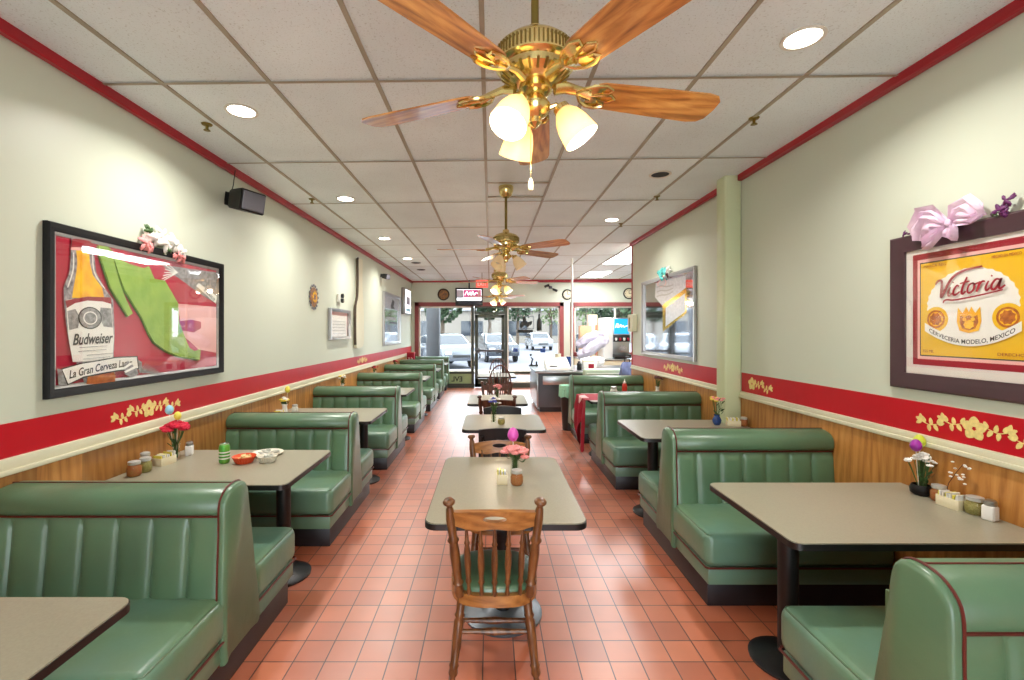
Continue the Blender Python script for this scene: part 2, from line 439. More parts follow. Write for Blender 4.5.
def ceil_mat():
    m = bpy.data.materials.new('ceiling_tile'); m.use_nodes = True; nt = m.node_tree; b = nt.nodes['Principled BSDF']
    tc = nt.nodes.new('ShaderNodeTexCoord')
    n = nt.nodes.new('ShaderNodeTexNoise'); n.inputs['Scale'].default_value = 95; n.inputs['Detail'].default_value = 4; n.inputs['Roughness'].default_value = .7
    nt.links.new(tc.outputs['Object'], n.inputs['Vector'])
    rp = nt.nodes.new('ShaderNodeValToRGB'); e = rp.color_ramp.elements
    e[0].position = .33; e[0].color = lin((198, 202, 198)); e[1].position = .43; e[1].color = lin((234, 243, 244))
    nt.links.new(n.outputs['Fac'], rp.inputs[0])
    # each tile its own slight tone
    mp = nt.nodes.new('ShaderNodeMapping'); mp.inputs['Location'].default_value = (.04 / .61, -2.595 / 1.2225, 0); mp.inputs['Scale'].default_value = (1 / .61, 1 / 1.2225, .001)
    nt.links.new(tc.outputs['Object'], mp.inputs[0])
    fl = nt.nodes.new('ShaderNodeVectorMath'); fl.operation = 'FLOOR'; nt.links.new(mp.outputs[0], fl.inputs[0])
    wn_ = nt.nodes.new('ShaderNodeTexWhiteNoise'); nt.links.new(fl.outputs[0], wn_.inputs['Vector'])
    mr = nt.nodes.new('ShaderNodeMapRange'); mr.inputs[3].default_value = .9; mr.inputs[4].default_value = 1.04; nt.links.new(wn_.outputs[0], mr.inputs[0])
    n3 = nt.nodes.new('ShaderNodeTexNoise'); n3.inputs['Scale'].default_value = 1.3; n3.inputs['Detail'].default_value = 4; nt.links.new(tc.outputs['Object'], n3.inputs['Vector'])
    m3 = nt.nodes.new('ShaderNodeMapRange'); m3.inputs[1].default_value = .3; m3.inputs[2].default_value = .7; m3.inputs[3].default_value = .9; m3.inputs[4].default_value = 1.03; nt.links.new(n3.outputs['Fac'], m3.inputs[0])
    mm = nt.nodes.new('ShaderNodeMath'); mm.operation = 'MULTIPLY'; nt.links.new(mr.outputs[0], mm.inputs[0]); nt.links.new(m3.outputs[0], mm.inputs[1])
    vm = nt.nodes.new('ShaderNodeVectorMath'); vm.operation = 'SCALE'; nt.links.new(rp.outputs[0], vm.inputs[0]); nt.links.new(mm.outputs[0], vm.inputs['Scale'])
    nt.links.new(vm.outputs[0], b.inputs['Base Color'])
    b.inputs['Roughness'].default_value = .55
    bp = nt.nodes.new('ShaderNodeBump'); bp.inputs['Strength'].default_value = .3; bp.inputs['Distance'].default_value = .004
    nt.links.new(n.outputs['Fac'], bp.inputs['Height']); nt.links.new(bp.outputs[0], b.inputs['Normal'])
    MATS['ceiling_tile'] = m
ceil_mat()
mat('tbar', (158, 148, 128), .45, var=.12, vscale=4)

# ------------------------------------------------------------ the room
YB = 12.95; YR = -2.2; YE = 7.6; XK = 5.2      # front (street) wall, wall behind the camera, end of the right wall, kitchen side
def cz(x): return 3.052 + .011 * x
struct(MB().box((XL - .15, YR - .1, -.1), (XK + .1, YB + .12, 0)).build('floor', 'quarry_tile'))
cb = MB(); cb.grid(lambda u, v: (XL - .15 + (XK + .3 - XL) * u, YR - .1 + (YB - YR + .3) * v, cz(XL - .15 + (XK + .3 - XL) * u)), 1, 1)
cb.grid(lambda u, v: (XL - .15 + (XK + .3 - XL) * u, YR - .1 + (YB - YR + .3) * v, cz(0) + .25), 1, 1)
struct(cb.build('ceiling', 'ceiling_tile'))
gb = MB()
k = -8
while -.04 + .61 * k < XK:
    x = -.04 + .61 * k; k += 1
    if x < XL: continue
    y0 = YR if x < XR else YE
    gb.box((x - .012, y0, cz(x) - .008), (x + .012, YB, cz(x) + .004))
for k in range(-4, 9):
    y = 2.595 + 1.2225 * k
    xe = XR if y < YE else XK
    A, B_ = XL, xe
    for (a, b_) in ((A, B_),):
        gb.grid(lambda u, v, a=a, b_=b_, y=y: (a + (b_ - a) * u, y - .012 + .024 * v, cz(a + (b_ - a) * u) - .0085), 8, 1)
# short extra bars over the middle bay where a tile was cut
gb.box((-.04, 4.40, cz(0) - .008), (.57, 4.42, cz(0) + .004)); gb.box((-.04, 4.86, cz(0) - .010), (.57, 4.90, cz(0) + .004), m=None)
struct(gb.build('trim_1', 'tbar'))
def wallpart(name, boxes, m='wall_paint'):
    b = MB()
    for lo, hi in boxes: b.box(lo, hi)
    return struct(b.build(name, m))
ZT = 3.2
wallpart('wall_left', [((XL - .12, YR, 0), (XL, YB, ZT))])
wallpart('wall_right', [((XR, YR, 0), (XR + .12, YE, ZT))])
wallpart('wall_kitchen', [((XK, YE - .12, 0), (XK + .12, YB, ZT)), ((XR + .12, YE - .12, 0), (XK, YE, ZT))])
wallpart('wall_rear', [((XL, YR - .12, 0), (XL + 1.4, YR, ZT)), ((XR - 1.4, YR - .12, 0), (XR, YR, ZT)), ((XL + 1.4, YR - .12, 2.3), (XR - 1.4, YR, ZT))])  # unseen wall; its opening is added and sized to let in fill light
# street wall with two openings
def bx(px, y=YB): return (px - U0) * y / F
def bz(py, y=YB): return HC + (V0 - py) * y / F
WX0, WX1 = bx(418), bx(560.5); WX2, WX3 = bx(573.5), 4.7; WT = bz(305.5)
wallpart('wall_front', [((XL, YB, 0), (WX0, YB + .12, ZT)), ((WX0, YB, WT), (WX3, YB + .12, ZT)), ((WX1, YB, 0), (WX2, YB + .12, WT)), ((WX2, YB, 0), (WX3, YB + .12, .95)), ((WX3, YB, 0), (XK, YB + .12, ZT))])
# pilaster on the right wall
b = MB(); b.box((2.20, 4.28, 0), (XR, 4.45, 3.12), bev=.02, seg=3); struct(b.build('trim_2', 'pilaster_paint'))
# crown trim
def crown(name, pts, m='crown_paint'):
    b = MB()
    for lo, hi in pts: b.box(lo, hi, bev=.008, seg=1)
    return struct(b.build(name, m))
crown('trim_3', [((XL, YR, cz(XL) - .055), (XL + .045, YB, cz(XL) + .01))])
crown('trim_4', [((XR - .045, YR, cz(XR) - .055), (XR, 4.28, cz(XR) + .01)), ((XR - .045, 4.45, cz(XR) - .055), (XR, YE, cz(XR) + .01)), ((XR - .01, YE - .03, 1.0), (XR + .13, YE + .012, 3.05))])
crown('trim_5', [((XL, YB - .04, cz(0) - .06), (XK, YB, cz(0) + .05))])
# stripe, rail and wood panelling
def dado(n, X, s, z0, z1, zr, segs, ms):
    b = MB()
    for a, e in segs: b.box((min(X, X + s * .003), a, z0), (max(X, X + s * .003), e, z1))
    struct(b.build('trim_%d' % n, 'red_paint'))
    b = MB()
    for a, e in segs:
        b.box((min(X, X + s * .022), a, zr), (max(X, X + s * .022), e, z0), bev=.006)
        b.box((min(X, X + s * .034), a, zr - .012), (max(X, X + s * .034), e, zr + .012), bev=.004)
    struct(b.build('trim_%d' % (n + 1), 'rail_paint'))
    b = MB()
    for a, e in segs: b.box((min(X, X + s * .012), a, 0), (max(X, X + s * .012), e, zr))
    struct(b.build('trim_%d' % (n + 2), 'panel_wood'))
dado(6, XL, 1, 1.026, 1.186, .962, [(YR, YB)], '')
dado(9, XR, -1, 1.054, 1.227, 1.008, [(YR, 4.28), (4.45, YE)], '')

# stencilled flowers on the red stripe (painted on, raised a hair)
def leafpts(cx, cy, ang, L, W):
    out = []
    for k in range(10):
        t = k / 10 * 2 * PI; x = math.cos(t) * L / 2 + L / 2; y = math.sin(t) * W / 2 * (1 - .3 * math.cos(t))
        out.append((cx + x * math.cos(ang) - y * math.sin(ang), cy + x * math.sin(ang) + y * math.cos(ang)))
    return out
def stencil(b, parts):
    th = -.0012
    # local x right, z up, -y out of the wall
    for kind, u, sgn in parts:
        if kind == 'f':
            for k in range(5):
                a = PI / 2 + k * 2 * PI / 5
                b.plate([leafpts(u + .008 * math.cos(a), .008 * math.sin(a), a, .052, .05)], th); th -= .00006
        else:
            for j in (0, 1):
                o = u + sgn * (.0 + j * .12); zz = (.012, -.014)[j]
                b.ribbon([(o, zz), (o + sgn * .05, zz - .012), (o + sgn * .11, zz + .01)], .005, .0012)
                for q, (dx, dz, an) in enumerate(((.0, .0, 115), (.0, .0, 165), (.02, -.008, 235), (.035, -.01, 80), (.05, -.012, 262), (.07, -.004, 60), (.09, .004, 20), (.09, .004, 75), (.09, .002, -30))):
                    aa = R(an) if sgn > 0 else PI - R(an)
                    b.plate([leafpts(o + sgn * dx, zz + dz, aa, .036, .021)], th); th -= .00003
def wall_frame(o, side, Y, Z, off=0.):
    X = (XL + off) if side == 'L' else (XR - off)
    o.location = (X, Y, Z); o.rotation_euler = (0, 0, PI / 2 if side == 'L' else -PI / 2)
for side, Y, Z, parts, n in (('L', 3.0, 1.106, [('f', 0, 1), ('l', -.06, -1), ('l', .06, 1)], 12), ('R', 2.222, 1.14, [('f', 0, 1), ('l', -.06, -1), ('l', .06, 1)], 13),
                             ('R', 4.11, 1.14, [('f', 0, 1), ('l', .06, 1)], 14), ('R', 5.9, 1.14, [('f', 0, 1), ('l', -.06, -1), ('l', .06, 1)], 15), ('L', 8.0, 1.106, [('f', 0, 1), ('l', -.06, -1), ('l', .06, 1)], 16)):
    b = MB(); stencil(b, parts); o = struct(b.build('trim_%d' % n, 'gold_stencil')); wall_frame(o, side, Y, Z, .003)

# ------------------------------------------------------------ street front: windows and door
def rect_frame(b, x0, x1, z0, z1, t, y0, y1, sides='LRTB'):
    if 'L' in sides: b.box((x0, y0, z0), (x0 + t, y1, z1))
    if 'R' in sides: b.box((x1 - t, y0, z0), (x1, y1, z1))
    if 'T' in sides: b.box((x0, y0, z1 - t), (x1, y1, z1))
    if 'B' in sides: b.box((x0, y0, z0), (x1, y1, z0 + t))
b = MB(); rect_frame(b, WX0 - .09, WX1 + .09, 0, WT + .09, .11, YB - .03, YB + .1, 'LRT'); struct(b.build('trim_17', 'frame_brick'))
b = MB(); rect_frame(b, WX2 - .09, WX3 + .09, .9, WT + .09, .11, YB - .03, YB + .1); struct(b.build('trim_18', 'frame_brick'))
DX0, DX1 = bx(474.5), bx(505)
def window(n, x0, x1, z0, z1, mull=(), bars=()):
    b = MB(); rect_frame(b, x0, x1, z0, z1, .045, YB + .03, YB + .08)
    for x in mull: b.box((x - .02, YB + .03, z0), (x + .02, YB + .08, z1))
    for z in bars: b.box((x0, YB + .03, z - .02), (x1, YB + .08, z + .02))
    o = struct(b.build('window_%d' % n, 'trim_white' if n != 3 else 'door_metal'))
    g = MB().box((x0 + .02, YB + .05, z0 + .02), (x1 - .02, YB + .056, z1 - .02)).build('pane', 'window_glass', o)
SZ = bz(372.5)
window(1, WX0 + .02, DX0 - .06, SZ, WT - .02)
window(2, DX1 + .06, WX1 - .02, SZ, WT - .02)
window(3, DX0, DX1, bz(314), WT - .02)
window(4, WX2 + .02, WX3 - .02, .95, WT - .02, mull=(3.55,))
window(5, DX1 + .06, WX1 - .02, .14, SZ - .03)
b = MB()
for x in (DX0 - .05, DX1 + .03): b.box((x - .035, YB + .0, 0), (x + .035, YB + .1, WT))
b.box((WX0, YB + .01, SZ - .04), (DX0, YB + .09, SZ + .02)); b.box((DX1, YB + .01, SZ - .04), (WX1, YB + .09, SZ + .02))
b.box((WX0, YB + .01, 0), (DX0, YB + .09, .12)); b.box((DX1, YB + .01, 0), (WX1, YB + .09, .14))
b.box((DX0, YB, bz(314)), (DX1, YB + .1, bz(312)))
struct(b.build('trim_19', 'door_metal'))
b = MB(); b.box((WX0, YB + .03, .1), (DX0 - .05, YB + .07, SZ - .02)); o = struct(b.build('wall_lower', 'green_panel'))
b = MB(); b.text('EVL', .2, M=Matrix.Translation((bx(457), YB + .028, bz(381.5))) @ Matrix.Scale(-1, 4, (1, 0, 0)), bold=.004); tb = b.build('lettering', 'paint_black', o)
b = MB(); z1 = bz(314.5)
rect_frame(b, DX0 + .01, DX1 - .01, .02, z1, .09, YB + .03, YB + .08)
b.box((DX0 + .01, YB + .03, .02), (DX1 - .01, YB + .08, .26)); door = struct(b.build('door_1', 'door_metal'))
MB().box((DX0 + .08, YB + .05, .24), (DX1 - .08, YB + .056, z1 - .07)).build('pane', 'window_glass', door)
b = MB(); b.box((DX0 + .04, YB - .02, 1.03), (DX1 - .04, YB + .02, 1.09), bev=.01); b.box((DX0 + .05, YB, .98), (DX0 + .15, YB + .05, 1.14)); b.build('push_bar', 'steel_dark', door)

# ------------------------------------------------------------ recessed lights and ceiling panels
def can_light(x, y, on, label):
    t = thing('recessed_light', label, 'ceiling light', (x, y, cz(x)), 0, 'recessed ceiling lights')
    MB().lathe([(.082, -.001), (.098, -.002), (.1, -.008), (.094, -.011), (.08, -.009), (.078, .0)], 28, caps=False).build('trim_ring', 'trim_white', t)
    MB().lathe([(0, -.006), (.08, -.006), (.08, -.002)], 28, caps=False).build('lens', 'can_emit' if on else 'can_off', t)
    if on:
        l = bpy.data.lights.new('can', 'AREA'); l.shape = 'DISK'; l.size = .16; l.spread = R(148); l.energy = CAN_W; l.color = (1, .96, .9)
        lo = bpy.data.objects.new('can_glow', l); C.collection.objects.link(lo); lo.parent = t; lo.location = (0, 0, -.02)
can_light(-1.6, 2.93, True, 'lit round ceiling light over the second left table, nearest the camera on the left')
can_light(-1.55, 4.88, True, 'lit round ceiling light just past the wall speaker on the left side')
can_light(-1.62, 6.96, True, 'lit round ceiling light on the left side, third from the camera')
can_light(-1.62, 8.9, True, 'lit round ceiling light on the left side, farthest of that row')
can_light(1.545, 2.255, True, 'lit round ceiling light on the right above the beer label poster side')
can_light(1.57, 4.22, False, 'dark unlit round ceiling light beside the right pilaster')
can_light(1.58, 5.94, True, 'lit round ceiling light on the right side beyond the pilaster')
can_light(0, -1.4, True, 'added round ceiling light, unseen behind the camera')  # added lamp out of view, brightens the near end of the room
def panel_light(x0, y0, label):
    t = thing('ceiling_panel_light', label, 'ceiling light', (x0 + .305, y0 + .61, cz(x0 + .3) - .012), 0, 'fluorescent panels')
    b = MB()
    for lo, hi in (((-.3, -.6, -.004), (-.28, .6, .01)), ((.28, -.6, -.004), (.3, .6, .01)), ((-.3, -.6, -.004), (.3, -.58, .01)), ((-.3, .58, -.004), (.3, .6, .01))): b.box(lo, hi)
    b.build('frame', 'trim_white', t); MB().box((-.28, -.58, 0), (.28, .58, .008)).build('diffuser', 'panel_emit', t)
    l = bpy.data.lights.new('pl', 'AREA'); l.shape = 'RECTANGLE'; l.size = .5; l.size_y = 1.1; l.energy = PANEL_E * 3; l.color = (.95, .97, 1)
    lo = bpy.data.objects.new('panel_glow', l); C.collection.objects.link(lo); lo.parent = t; lo.location = (0, 0, -.02)
panel_light(2.40, 7.485, 'lit rectangular ceiling panel partly hidden by the right wall end')
panel_light(2.40, 8.708, 'lit rectangular ceiling panel above the serving counter')
panel_light(2.40, 11.153, 'lit rectangular ceiling panel farthest away near the street windows')
def sprinkler(px, py, label):
    Y = F * 1.434 / (V0 - py); x = (px - U0) * Y / F
    b = MB(); b.lathe([(.035, 0), (.03, -.008), (.01, -.012), (.009, -.035), (.02, -.04), (.022, -.044), (0, -.046)], 14)
    o = b.build('sprinkler_head', 'brass_dark', loc=(x, Y, cz(x) - .002)); tag(o, label, 'sprinkler', 'sprinkler heads')
sprinkler(207, 121, 'small dark sprinkler head on the ceiling beside the nearest left light')
sprinkler(312, 197, 'small dark sprinkler head on the ceiling left of the second left light')
sprinkler(657, 198, 'small dark sprinkler head on the ceiling below the unlit right light')
sprinkler(754, 121, 'small dark sprinkler head on the ceiling right of the near fan blade')
sprinkler(621, 225, 'small sprinkler head on the ceiling beyond the right lit light')
for px, py, lb in ((416, 262, 'small dark air outlet in the far left ceiling'), (421, 269, 'second small dark air outlet in the far left ceiling, farther one')):
    Y = F * 1.434 / (V0 - py); x = (px - U0) * Y / F
    o = MB().lathe([(0, -.012), (.07, -.012), (.1, -.004), (.1, 0)], 20).build('air_vent', 'can_off', loc=(x, Y, cz(x))); tag(o, lb, 'vent', 'round air vents')

# ------------------------------------------------------------ ceiling fans
def make_fan(loc, a0, lit, label):
    zb = 2.432
    H = cz(loc[0]) - zb
    t = thing('ceiling_fan', label, 'ceiling fan', (loc[0], loc[1], zb), 0, 'ceiling fans down the middle')
    MB().lathe([(.028, H - .11), (.055, H - .09), (.07, H - .05), (.075, H - .012), (.072, H), (0, H)], 28, caps=False).build('canopy', 'brass', t)
    MB().cyl((0, 0, .17), (0, 0, H - .09), .013, segs=16).build('downrod', 'brass_dark', t)
    mh = MB().lathe([(0, .19), (.03, .19), (.034, .165), (.06, .155), (.10, .14), (.125, .118), (.132, .095), (.132, .062), (.125, .055), (.112, .05), (.108, .03), (.085, .012), (.07, .005), (.055, -.002), (0, -.002)], 48).build('motor_housing', 'brass', t)
    b = MB()
    for k in range(60):
        a = 2 * PI * k / 60; M = Matrix.Rotation(a, 4, 'Z')
        b.box((.128, -.0026, .068), (.1338, .0026, .108), M=M @ Matrix.Translation((0, 0, 0)))
    b.build('vent_band', 'brass_dark', mh); b = MB()
    for k in range(24):
        a = 2 * PI * k / 24; M = Matrix.Rotation(a, 4, 'Z') @ Matrix.Translation((.1, 0, .025)) @ Matrix.Rotation(R(-38), 4, 'Y')
        b.box((-.018, -.004, -.003), (.016, .004, .003), M=M)
    b.build('rib_band', 'brass_dark', mh)
    MB().lathe([(.052, -.002), (.056, -.02), (.045, -.03), (.03, -.035), (.042, -.05), (.052, -.065), (.05, -.085), (.036, -.1), (.022, -.108), (.02, -.125), (.008, -.135), (0, -.14)], 28).build('light_fitter', 'brass', t)
    # blades
    for k in range(5):
        a = R(a0 + 72 * k)
        bl = []
        pts = [(.21, -.05), (.23, -.058), (.45, -.068), (.62, -.073), (.66, -.066), (.68, -.045), (.685, 0), (.68, .045), (.66, .066), (.62, .073), (.45, .068), (.23, .058), (.21, .05)]
        b = MB(); b.plate([pts], .006, M=Matrix.Rotation(R(-90), 4, 'X') @ Matrix.Identity(4))
        o = b.build('blade', 'blade_wood', t, sharp=30); o.rotation_euler = (R(-12), 0, a); o.location = (0, 0, -.002)
        o.rotation_mode = 'XYZ'
        b = MB()
        b.tube([(.07, 0, .004), (.11, 0, .012), (.15, 0, .006), (.2, 0, -.006)], [.014, .012, .01, .012], 8, flat=1.6)
        for s in (-1, 1):
            b.tube([(.15, 0, -.004), (.17, .03 * s, -.008), (.2, .048 * s, -.01), (.235, .052 * s, -.01), (.262, .04 * s, -.01), (.255, .024 * s, -.01), (.235, .022 * s, -.01)], .006, 6)
            b.tube([(.2, 0, -.008), (.235, .012 * s, -.01), (.27, .016 * s, -.01), (.29, .0, -.01)], .005, 6)
        b.box((.19, -.05, -.008), (.24, .05, -.004), bev=.001)
        b.build('blade_bracket', 'brass', o)
    # three glass shades
    for k, a in enumerate((-8, 112, 232)):
        ca, sa = math.cos(R(a)), math.sin(R(a))
        p0 = Vector((ca * .045, sa * .045, -.075)); p1 = Vector((ca * .085, sa * .085, -.078))
        ar = MB().tube([p0, (ca * .07, sa * .07, -.068), p1], .009, 8)
        ax = Vector((ca * .55, sa * .55, -.83)).normalized()
        ar.lathe([(.012, -.012), (.026, -.004), (.028, .012), (.022, .018)], 18, p1, ax).build('light_arm', 'brass', t)
        sh = MB().lathe([(.024, .008), (.032, .02), (.044, .04), (.053, .07), (.057, .1), (.061, .125), (.0585, .125), (.055, .1), (.051, .07), (.042, .041), (.03, .022), (.022, .010)], 28, p1, ax, caps=False).build('glass_shade', 'shade_glass', t, sharp=80)
        bc = p1 + ax * .075
        MB().ball(bc, .026, 2).build('bulb', 'bulb' if lit else 'white_plastic', sh)
        if lit:
            l = bpy.data.lights.new('bl', 'POINT'); l.energy = 7.0; l.shadow_soft_size = .03; l.color = (1, .88, .7)
            lo = bpy.data.objects.new('bulb_glow', l); C.collection.objects.link(lo); lo.parent = t; lo.location = p1 + ax * .115
    b = MB(); b.tube([(-.012, .02, -.12), (-.012, .02, -.30)], .0013, 6); b.build('pull_chain', 'brass', t)
    b = MB(); b.lathe([(0, -.345), (.008, -.34), (.010, -.325), (.006, -.305), (.003, -.3), (0, -.298)], 12, (-.012, .02, 0)).build('chain_fob', 'cream', t)
    return t
make_fan((.148, 1.52), 13, True, 'brass ceiling fan with oak blades and three lit shades, nearest the camera')
make_fan((.154, 4.54), 36, False, 'brass ceiling fan on a long rod with its lights off, second from the camera')
make_fan((.150, 7.45), 20, True, 'brass ceiling fan with lit shades, third from the camera')
make_fan((.150, 10.7), 50, True, 'brass ceiling fan with lit shades, farthest, above the street door')

# ------------------------------------------------------------ booths
BW = 1.10
def smooth_poly(pts, n=5):
    out = []
    P = [Vector(p) for p in pts]; N = len(P)
    for i in range(N):
        a, b_, c, d = P[i - 1], P[i], P[(i + 1) % N], P[(i + 2) % N]
        for k in range(n):
            u = k / n; out.append(tuple(.5 * ((2 * b_) + (-a + c) * u + (2 * a - 5 * b_ + 4 * c - d) * u * u + (-a + 3 * b_ - 3 * c + d) * u ** 3)))
    return out
def make_booth(s, W, front, away, label, group, name='booth_bench', kz=1.):
    """x=0 is the aisle end, s*W the wall; y=0 the backrest front"""
    t = thing(name, label, 'booth seat', (0, 0, 0), 0, group)
    def X(a, b_): return (min(s * a, s * b_), max(s * a, s * b_))
    y0 = -.45 if front else .0; y1 = (.68 if away else .26)
    x = X(.035, W); MB().box((x[0], y0, 0), (x[1], y1, .15), bev=.004).build('plinth', 'plinth_black', t)
    for (on, a, e) in ((front, -.51, .02), (away, .24, .73)):
        if not on: continue
        xx = X(.018, W); MB().box((xx[0], a + (.015 if a < 0 else 0), .147), (xx[1], e - (.015 if a > 0 else 0), .245), bev=.008).build('seat_base', 'seat_vinyl', t)
        xx = X(.0, W)
        c = bmesh.new(); bmesh.ops.create_cube(c, size=1); 
        b = MB()
        lo = (xx[0], a, .245); hi = (xx[1], e, .445)
        b.box(lo, hi, bev=.05, seg=5)
        cu = b.build('seat_cushion', 'seat_vinyl', t, sharp=60); c.free()
        ins = .004
        ye = a + ins if a < 0 else e - ins; yi = e if a < 0 else a
        p = [(s * W, ye, .249), (s * .02, ye, .249), (s * ins, ye + (.015 if a < 0 else -.015), .249), (s * ins, yi, .249)]
        MB().tube(p, .006, 6).build('seat_piping', 'piping_red', cu)
        zt = .432
        p = [(s * W, ye + (.02 if a < 0 else -.02), zt), (s * .03, ye + (.02 if a < 0 else -.02), zt), (s * .018, ye + (.03 if a < 0 else -.03), zt), (s * .018, yi, zt)]
        MB().tube(p, .0045, 6).build('edge_welt', 'green_vinyl', cu)
    # upholstered back: channels on the front, plain on the other side
    x0, x1 = .024, W; nch = 7; cw = .158
    def fn(u, v):
        xx = x0 + (x1 - x0) * u; z = .40 + .385 * v
        ph = ((xx - x0 + .01) / cw) % 1.0
        bul = .023 * (1 - abs(2 * ph - 1) ** 3) ** .6
        end = min(1, (1 - v) * 9, ) ** .5
        rec = -.035 * (1 - v) ** 1.3
        return Vector((s * xx, rec + .006 - bul * (.25 + .75 * end), z))
    b = MB(); b.grid(fn, 112, 14)
    if s > 0: bmesh.ops.reverse_faces(b.bm, faces=b.bm.faces[:]) if False else None
    def fb(u, v):
        xx = x0 + (x1 - x0) * u; z = .40 + .385 * v
        return Vector((s * xx, .222 - .03 * v, z))
    b.grid(fb, 2, 6)
    lo, hi = X(x0, x1); b.box((lo, .0, .15), (hi, .21, .79)); b.box((lo, .0, .15), (hi, .222, .5))
    bmesh.ops.recalc_face_normals(b.bm, faces=b.bm.faces[:])
    br = b.build('backrest', 'green_vinyl', t, sharp=60)
    # head roll (extruded profile)
    prof = smooth_poly([(-.012, .80), (-.03, .84), (-.022, .89), (.005, .925), (.05, .945), (.12, .948), (.165, .93), (.185, .89), (.19, .83), (.18, .795), (.08, .79)], 3)
    Zk = lambda z: z if z < .79 else .79 + (z - .79) * kz
    prof = [(p[0], Zk(p[1])) for p in prof]
    b = MB(); nP = len(prof)
    bb = bmesh.new(); rings = []
    for xx, sc in ((x0, .9), (x0 + .012, 1), (x1 - .012, 1), (x1, .9)):
        rings.append([bb.verts.new((s * xx, .08 + (p[0] - .08) * sc, .86 + (p[1] - .86) * sc)) for p in prof])
    for a, c in zip(rings, rings[1:]):
        for i in range(nP): bb.faces.new([a[i], a[(i + 1) % nP], c[(i + 1) % nP], c[i]])
    bb.faces.new(rings[0]); bb.faces.new(rings[-1][::-1]); bmesh.ops.recalc_face_normals(bb, faces=bb.faces[:])
    b.merge(bb); b.build('head_roll', 'green_vinyl', t, sharp=50)
    b = MB(); b.tube([(s * x0, -.006, .79), (s * x1, -.006, .79)], .006, 6); b.tube([(s * x0, .10, Zk(.951)), (s * x1, .10, Zk(.951))], .0032, 6); b.build('roll_piping', 'piping_red', br)
    # end panel facing the aisle
    ep = smooth_poly([(.002, .16), (-.03, .16), (-.042, .45), (-.03, .70), (-.028, .84), (-.014, .90), (.03, .945), (.09, .957), (.135, .945), (.158, .90), (.17, .80), (.20, .64), (.235, .45), (.27, .28), (.275, .16), (.20, .16)], 3)
    ep = [(p[0], Zk(p[1])) for p in ep]
    b = MB(); bb = bmesh.new(); cen = Vector((.1, .5)); rings = []
    for xx, sc in ((.026, 1.0), (.008, 1.0), (0, .985), (-.007, .94)):
        rings.append([bb.verts.new((s * xx, cen.x + (p[0] - cen.x) * (1 - (1 - sc) * 1.6), cen.y + (p[1] - cen.y) * (1 - (1 - sc) * .6))) for p in ep])
    nP = len(ep)
    for a, c in zip(rings, rings[1:]):
        for i in range(nP): bb.faces.new([a[i], a[(i + 1) % nP], c[(i + 1) % nP], c[i]])
    bb.faces.new(rings[0]); bb.faces.new(rings[-1]); bmesh.ops.recalc_face_normals(bb, faces=bb.faces[:]); b.merge(bb)
    e = b.build('end_panel', 'green_vinyl', t, sharp=55)
    pp = [(s * .026, cen.x + (p[0] - cen.x) * 1.02, cen.y + (p[1] - cen.y) * 1.006) for p in ep]
    MB().tube(pp, .0045, 6, closed=True).build('panel_piping', 'piping_red', e)
    return t
LX, RX = -1.17, 1.24
lwall, rwall = XL + .014, XR - .014
GL, GR = 'green booth benches along the left wall', 'green booth benches along the right wall'
boothL = make_booth(-1, -(lwall - LX), True, True, 'green channelled booth bench at the left front, nearest the camera', GL, kz=.73)
boothR = make_booth(1, rwall - RX, True, True, 'green booth bench at lower right with only its end panel and away-facing seat in view', GR, kz=.86)
boothL.location = (LX, 2.035, 0); boothR.location = (RX, 1.25, 0)
for y, lb in ((3.87, 'green booth bench behind the left table with the green can and basket'),
              (5.76, 'green booth bench on the left, third from the camera'),
              (7.66, 'green booth bench on the left below the framed certificate, fourth from the camera'),
              (9.60, 'green booth bench on the left, fifth from the camera beside the tall mirror'),
              (11.25, 'green booth bench on the left, last but one before the street window')):
    dup(boothL, (LX, y, 0), 0, lb)
bl = make_booth(-1, -(lwall - LX), True, False, 'green booth bench on the left standing against the street window, farthest of all', GL, kz=.73)
bl.location = (LX, 12.70, 0); bl.scale = (1, .8, 1)
dup(boothR, (RX, 3.13, 0), 0, 'green booth bench behind the large front right table')
dup(boothR, (RX, 5.09, 0), 0, 'green booth bench on the right just beyond the pilaster')
br_ = make_booth(1, rwall - RX, True, False, 'green booth bench on the right at the wall end, behind the red cloth', GR, kz=.86)
br_.location = (RX, 7.0, 0)

# ------------------------------------------------------------ tables
def rrect(x0, x1, y0, y1, r, corners=(1, 1, 1, 1), n=6):
    pts = []
    for (cx, cy, a, on) in ((x1 - r, y1 - r, 0, corners[0]), (x0 + r, y1 - r, 90, corners[1]), (x0 + r, y0 + r, 180, corners[2]), (x1 - r, y0 + r, 270, corners[3])):
        if on:
            for k in range(n + 1):
                t = R(a + 90 * k / n); pts.append((cx + r * math.cos(t), cy + r * math.sin(t)))
        else:
            sx = 1 if a in (0, 270) else -1; sy = 1 if a in (0, 90) else -1
            pts.append((cx + sx * r, cy + sy * r))
    return pts
def slab(outline, z0, z1, grow=0.):
    b = MB(); bb = bmesh.new(); n = len(outline)
    cx = sum(p[0] for p in outline) / n; cy = sum(p[1] for p in outline) / n
    lo = [bb.verts.new((p[0], p[1], z0)) for p in outline]; hi = [bb.verts.new((p[0], p[1], z1)) for p in outline]
    for i in range(n): bb.faces.new([lo[i], lo[(i + 1) % n], hi[(i + 1) % n], hi[i]])
    bb.faces.new(lo[::-1]); bb.faces.new(hi); bmesh.ops.recalc_face_normals(bb, faces=bb.faces[:]); b.merge(bb); return b
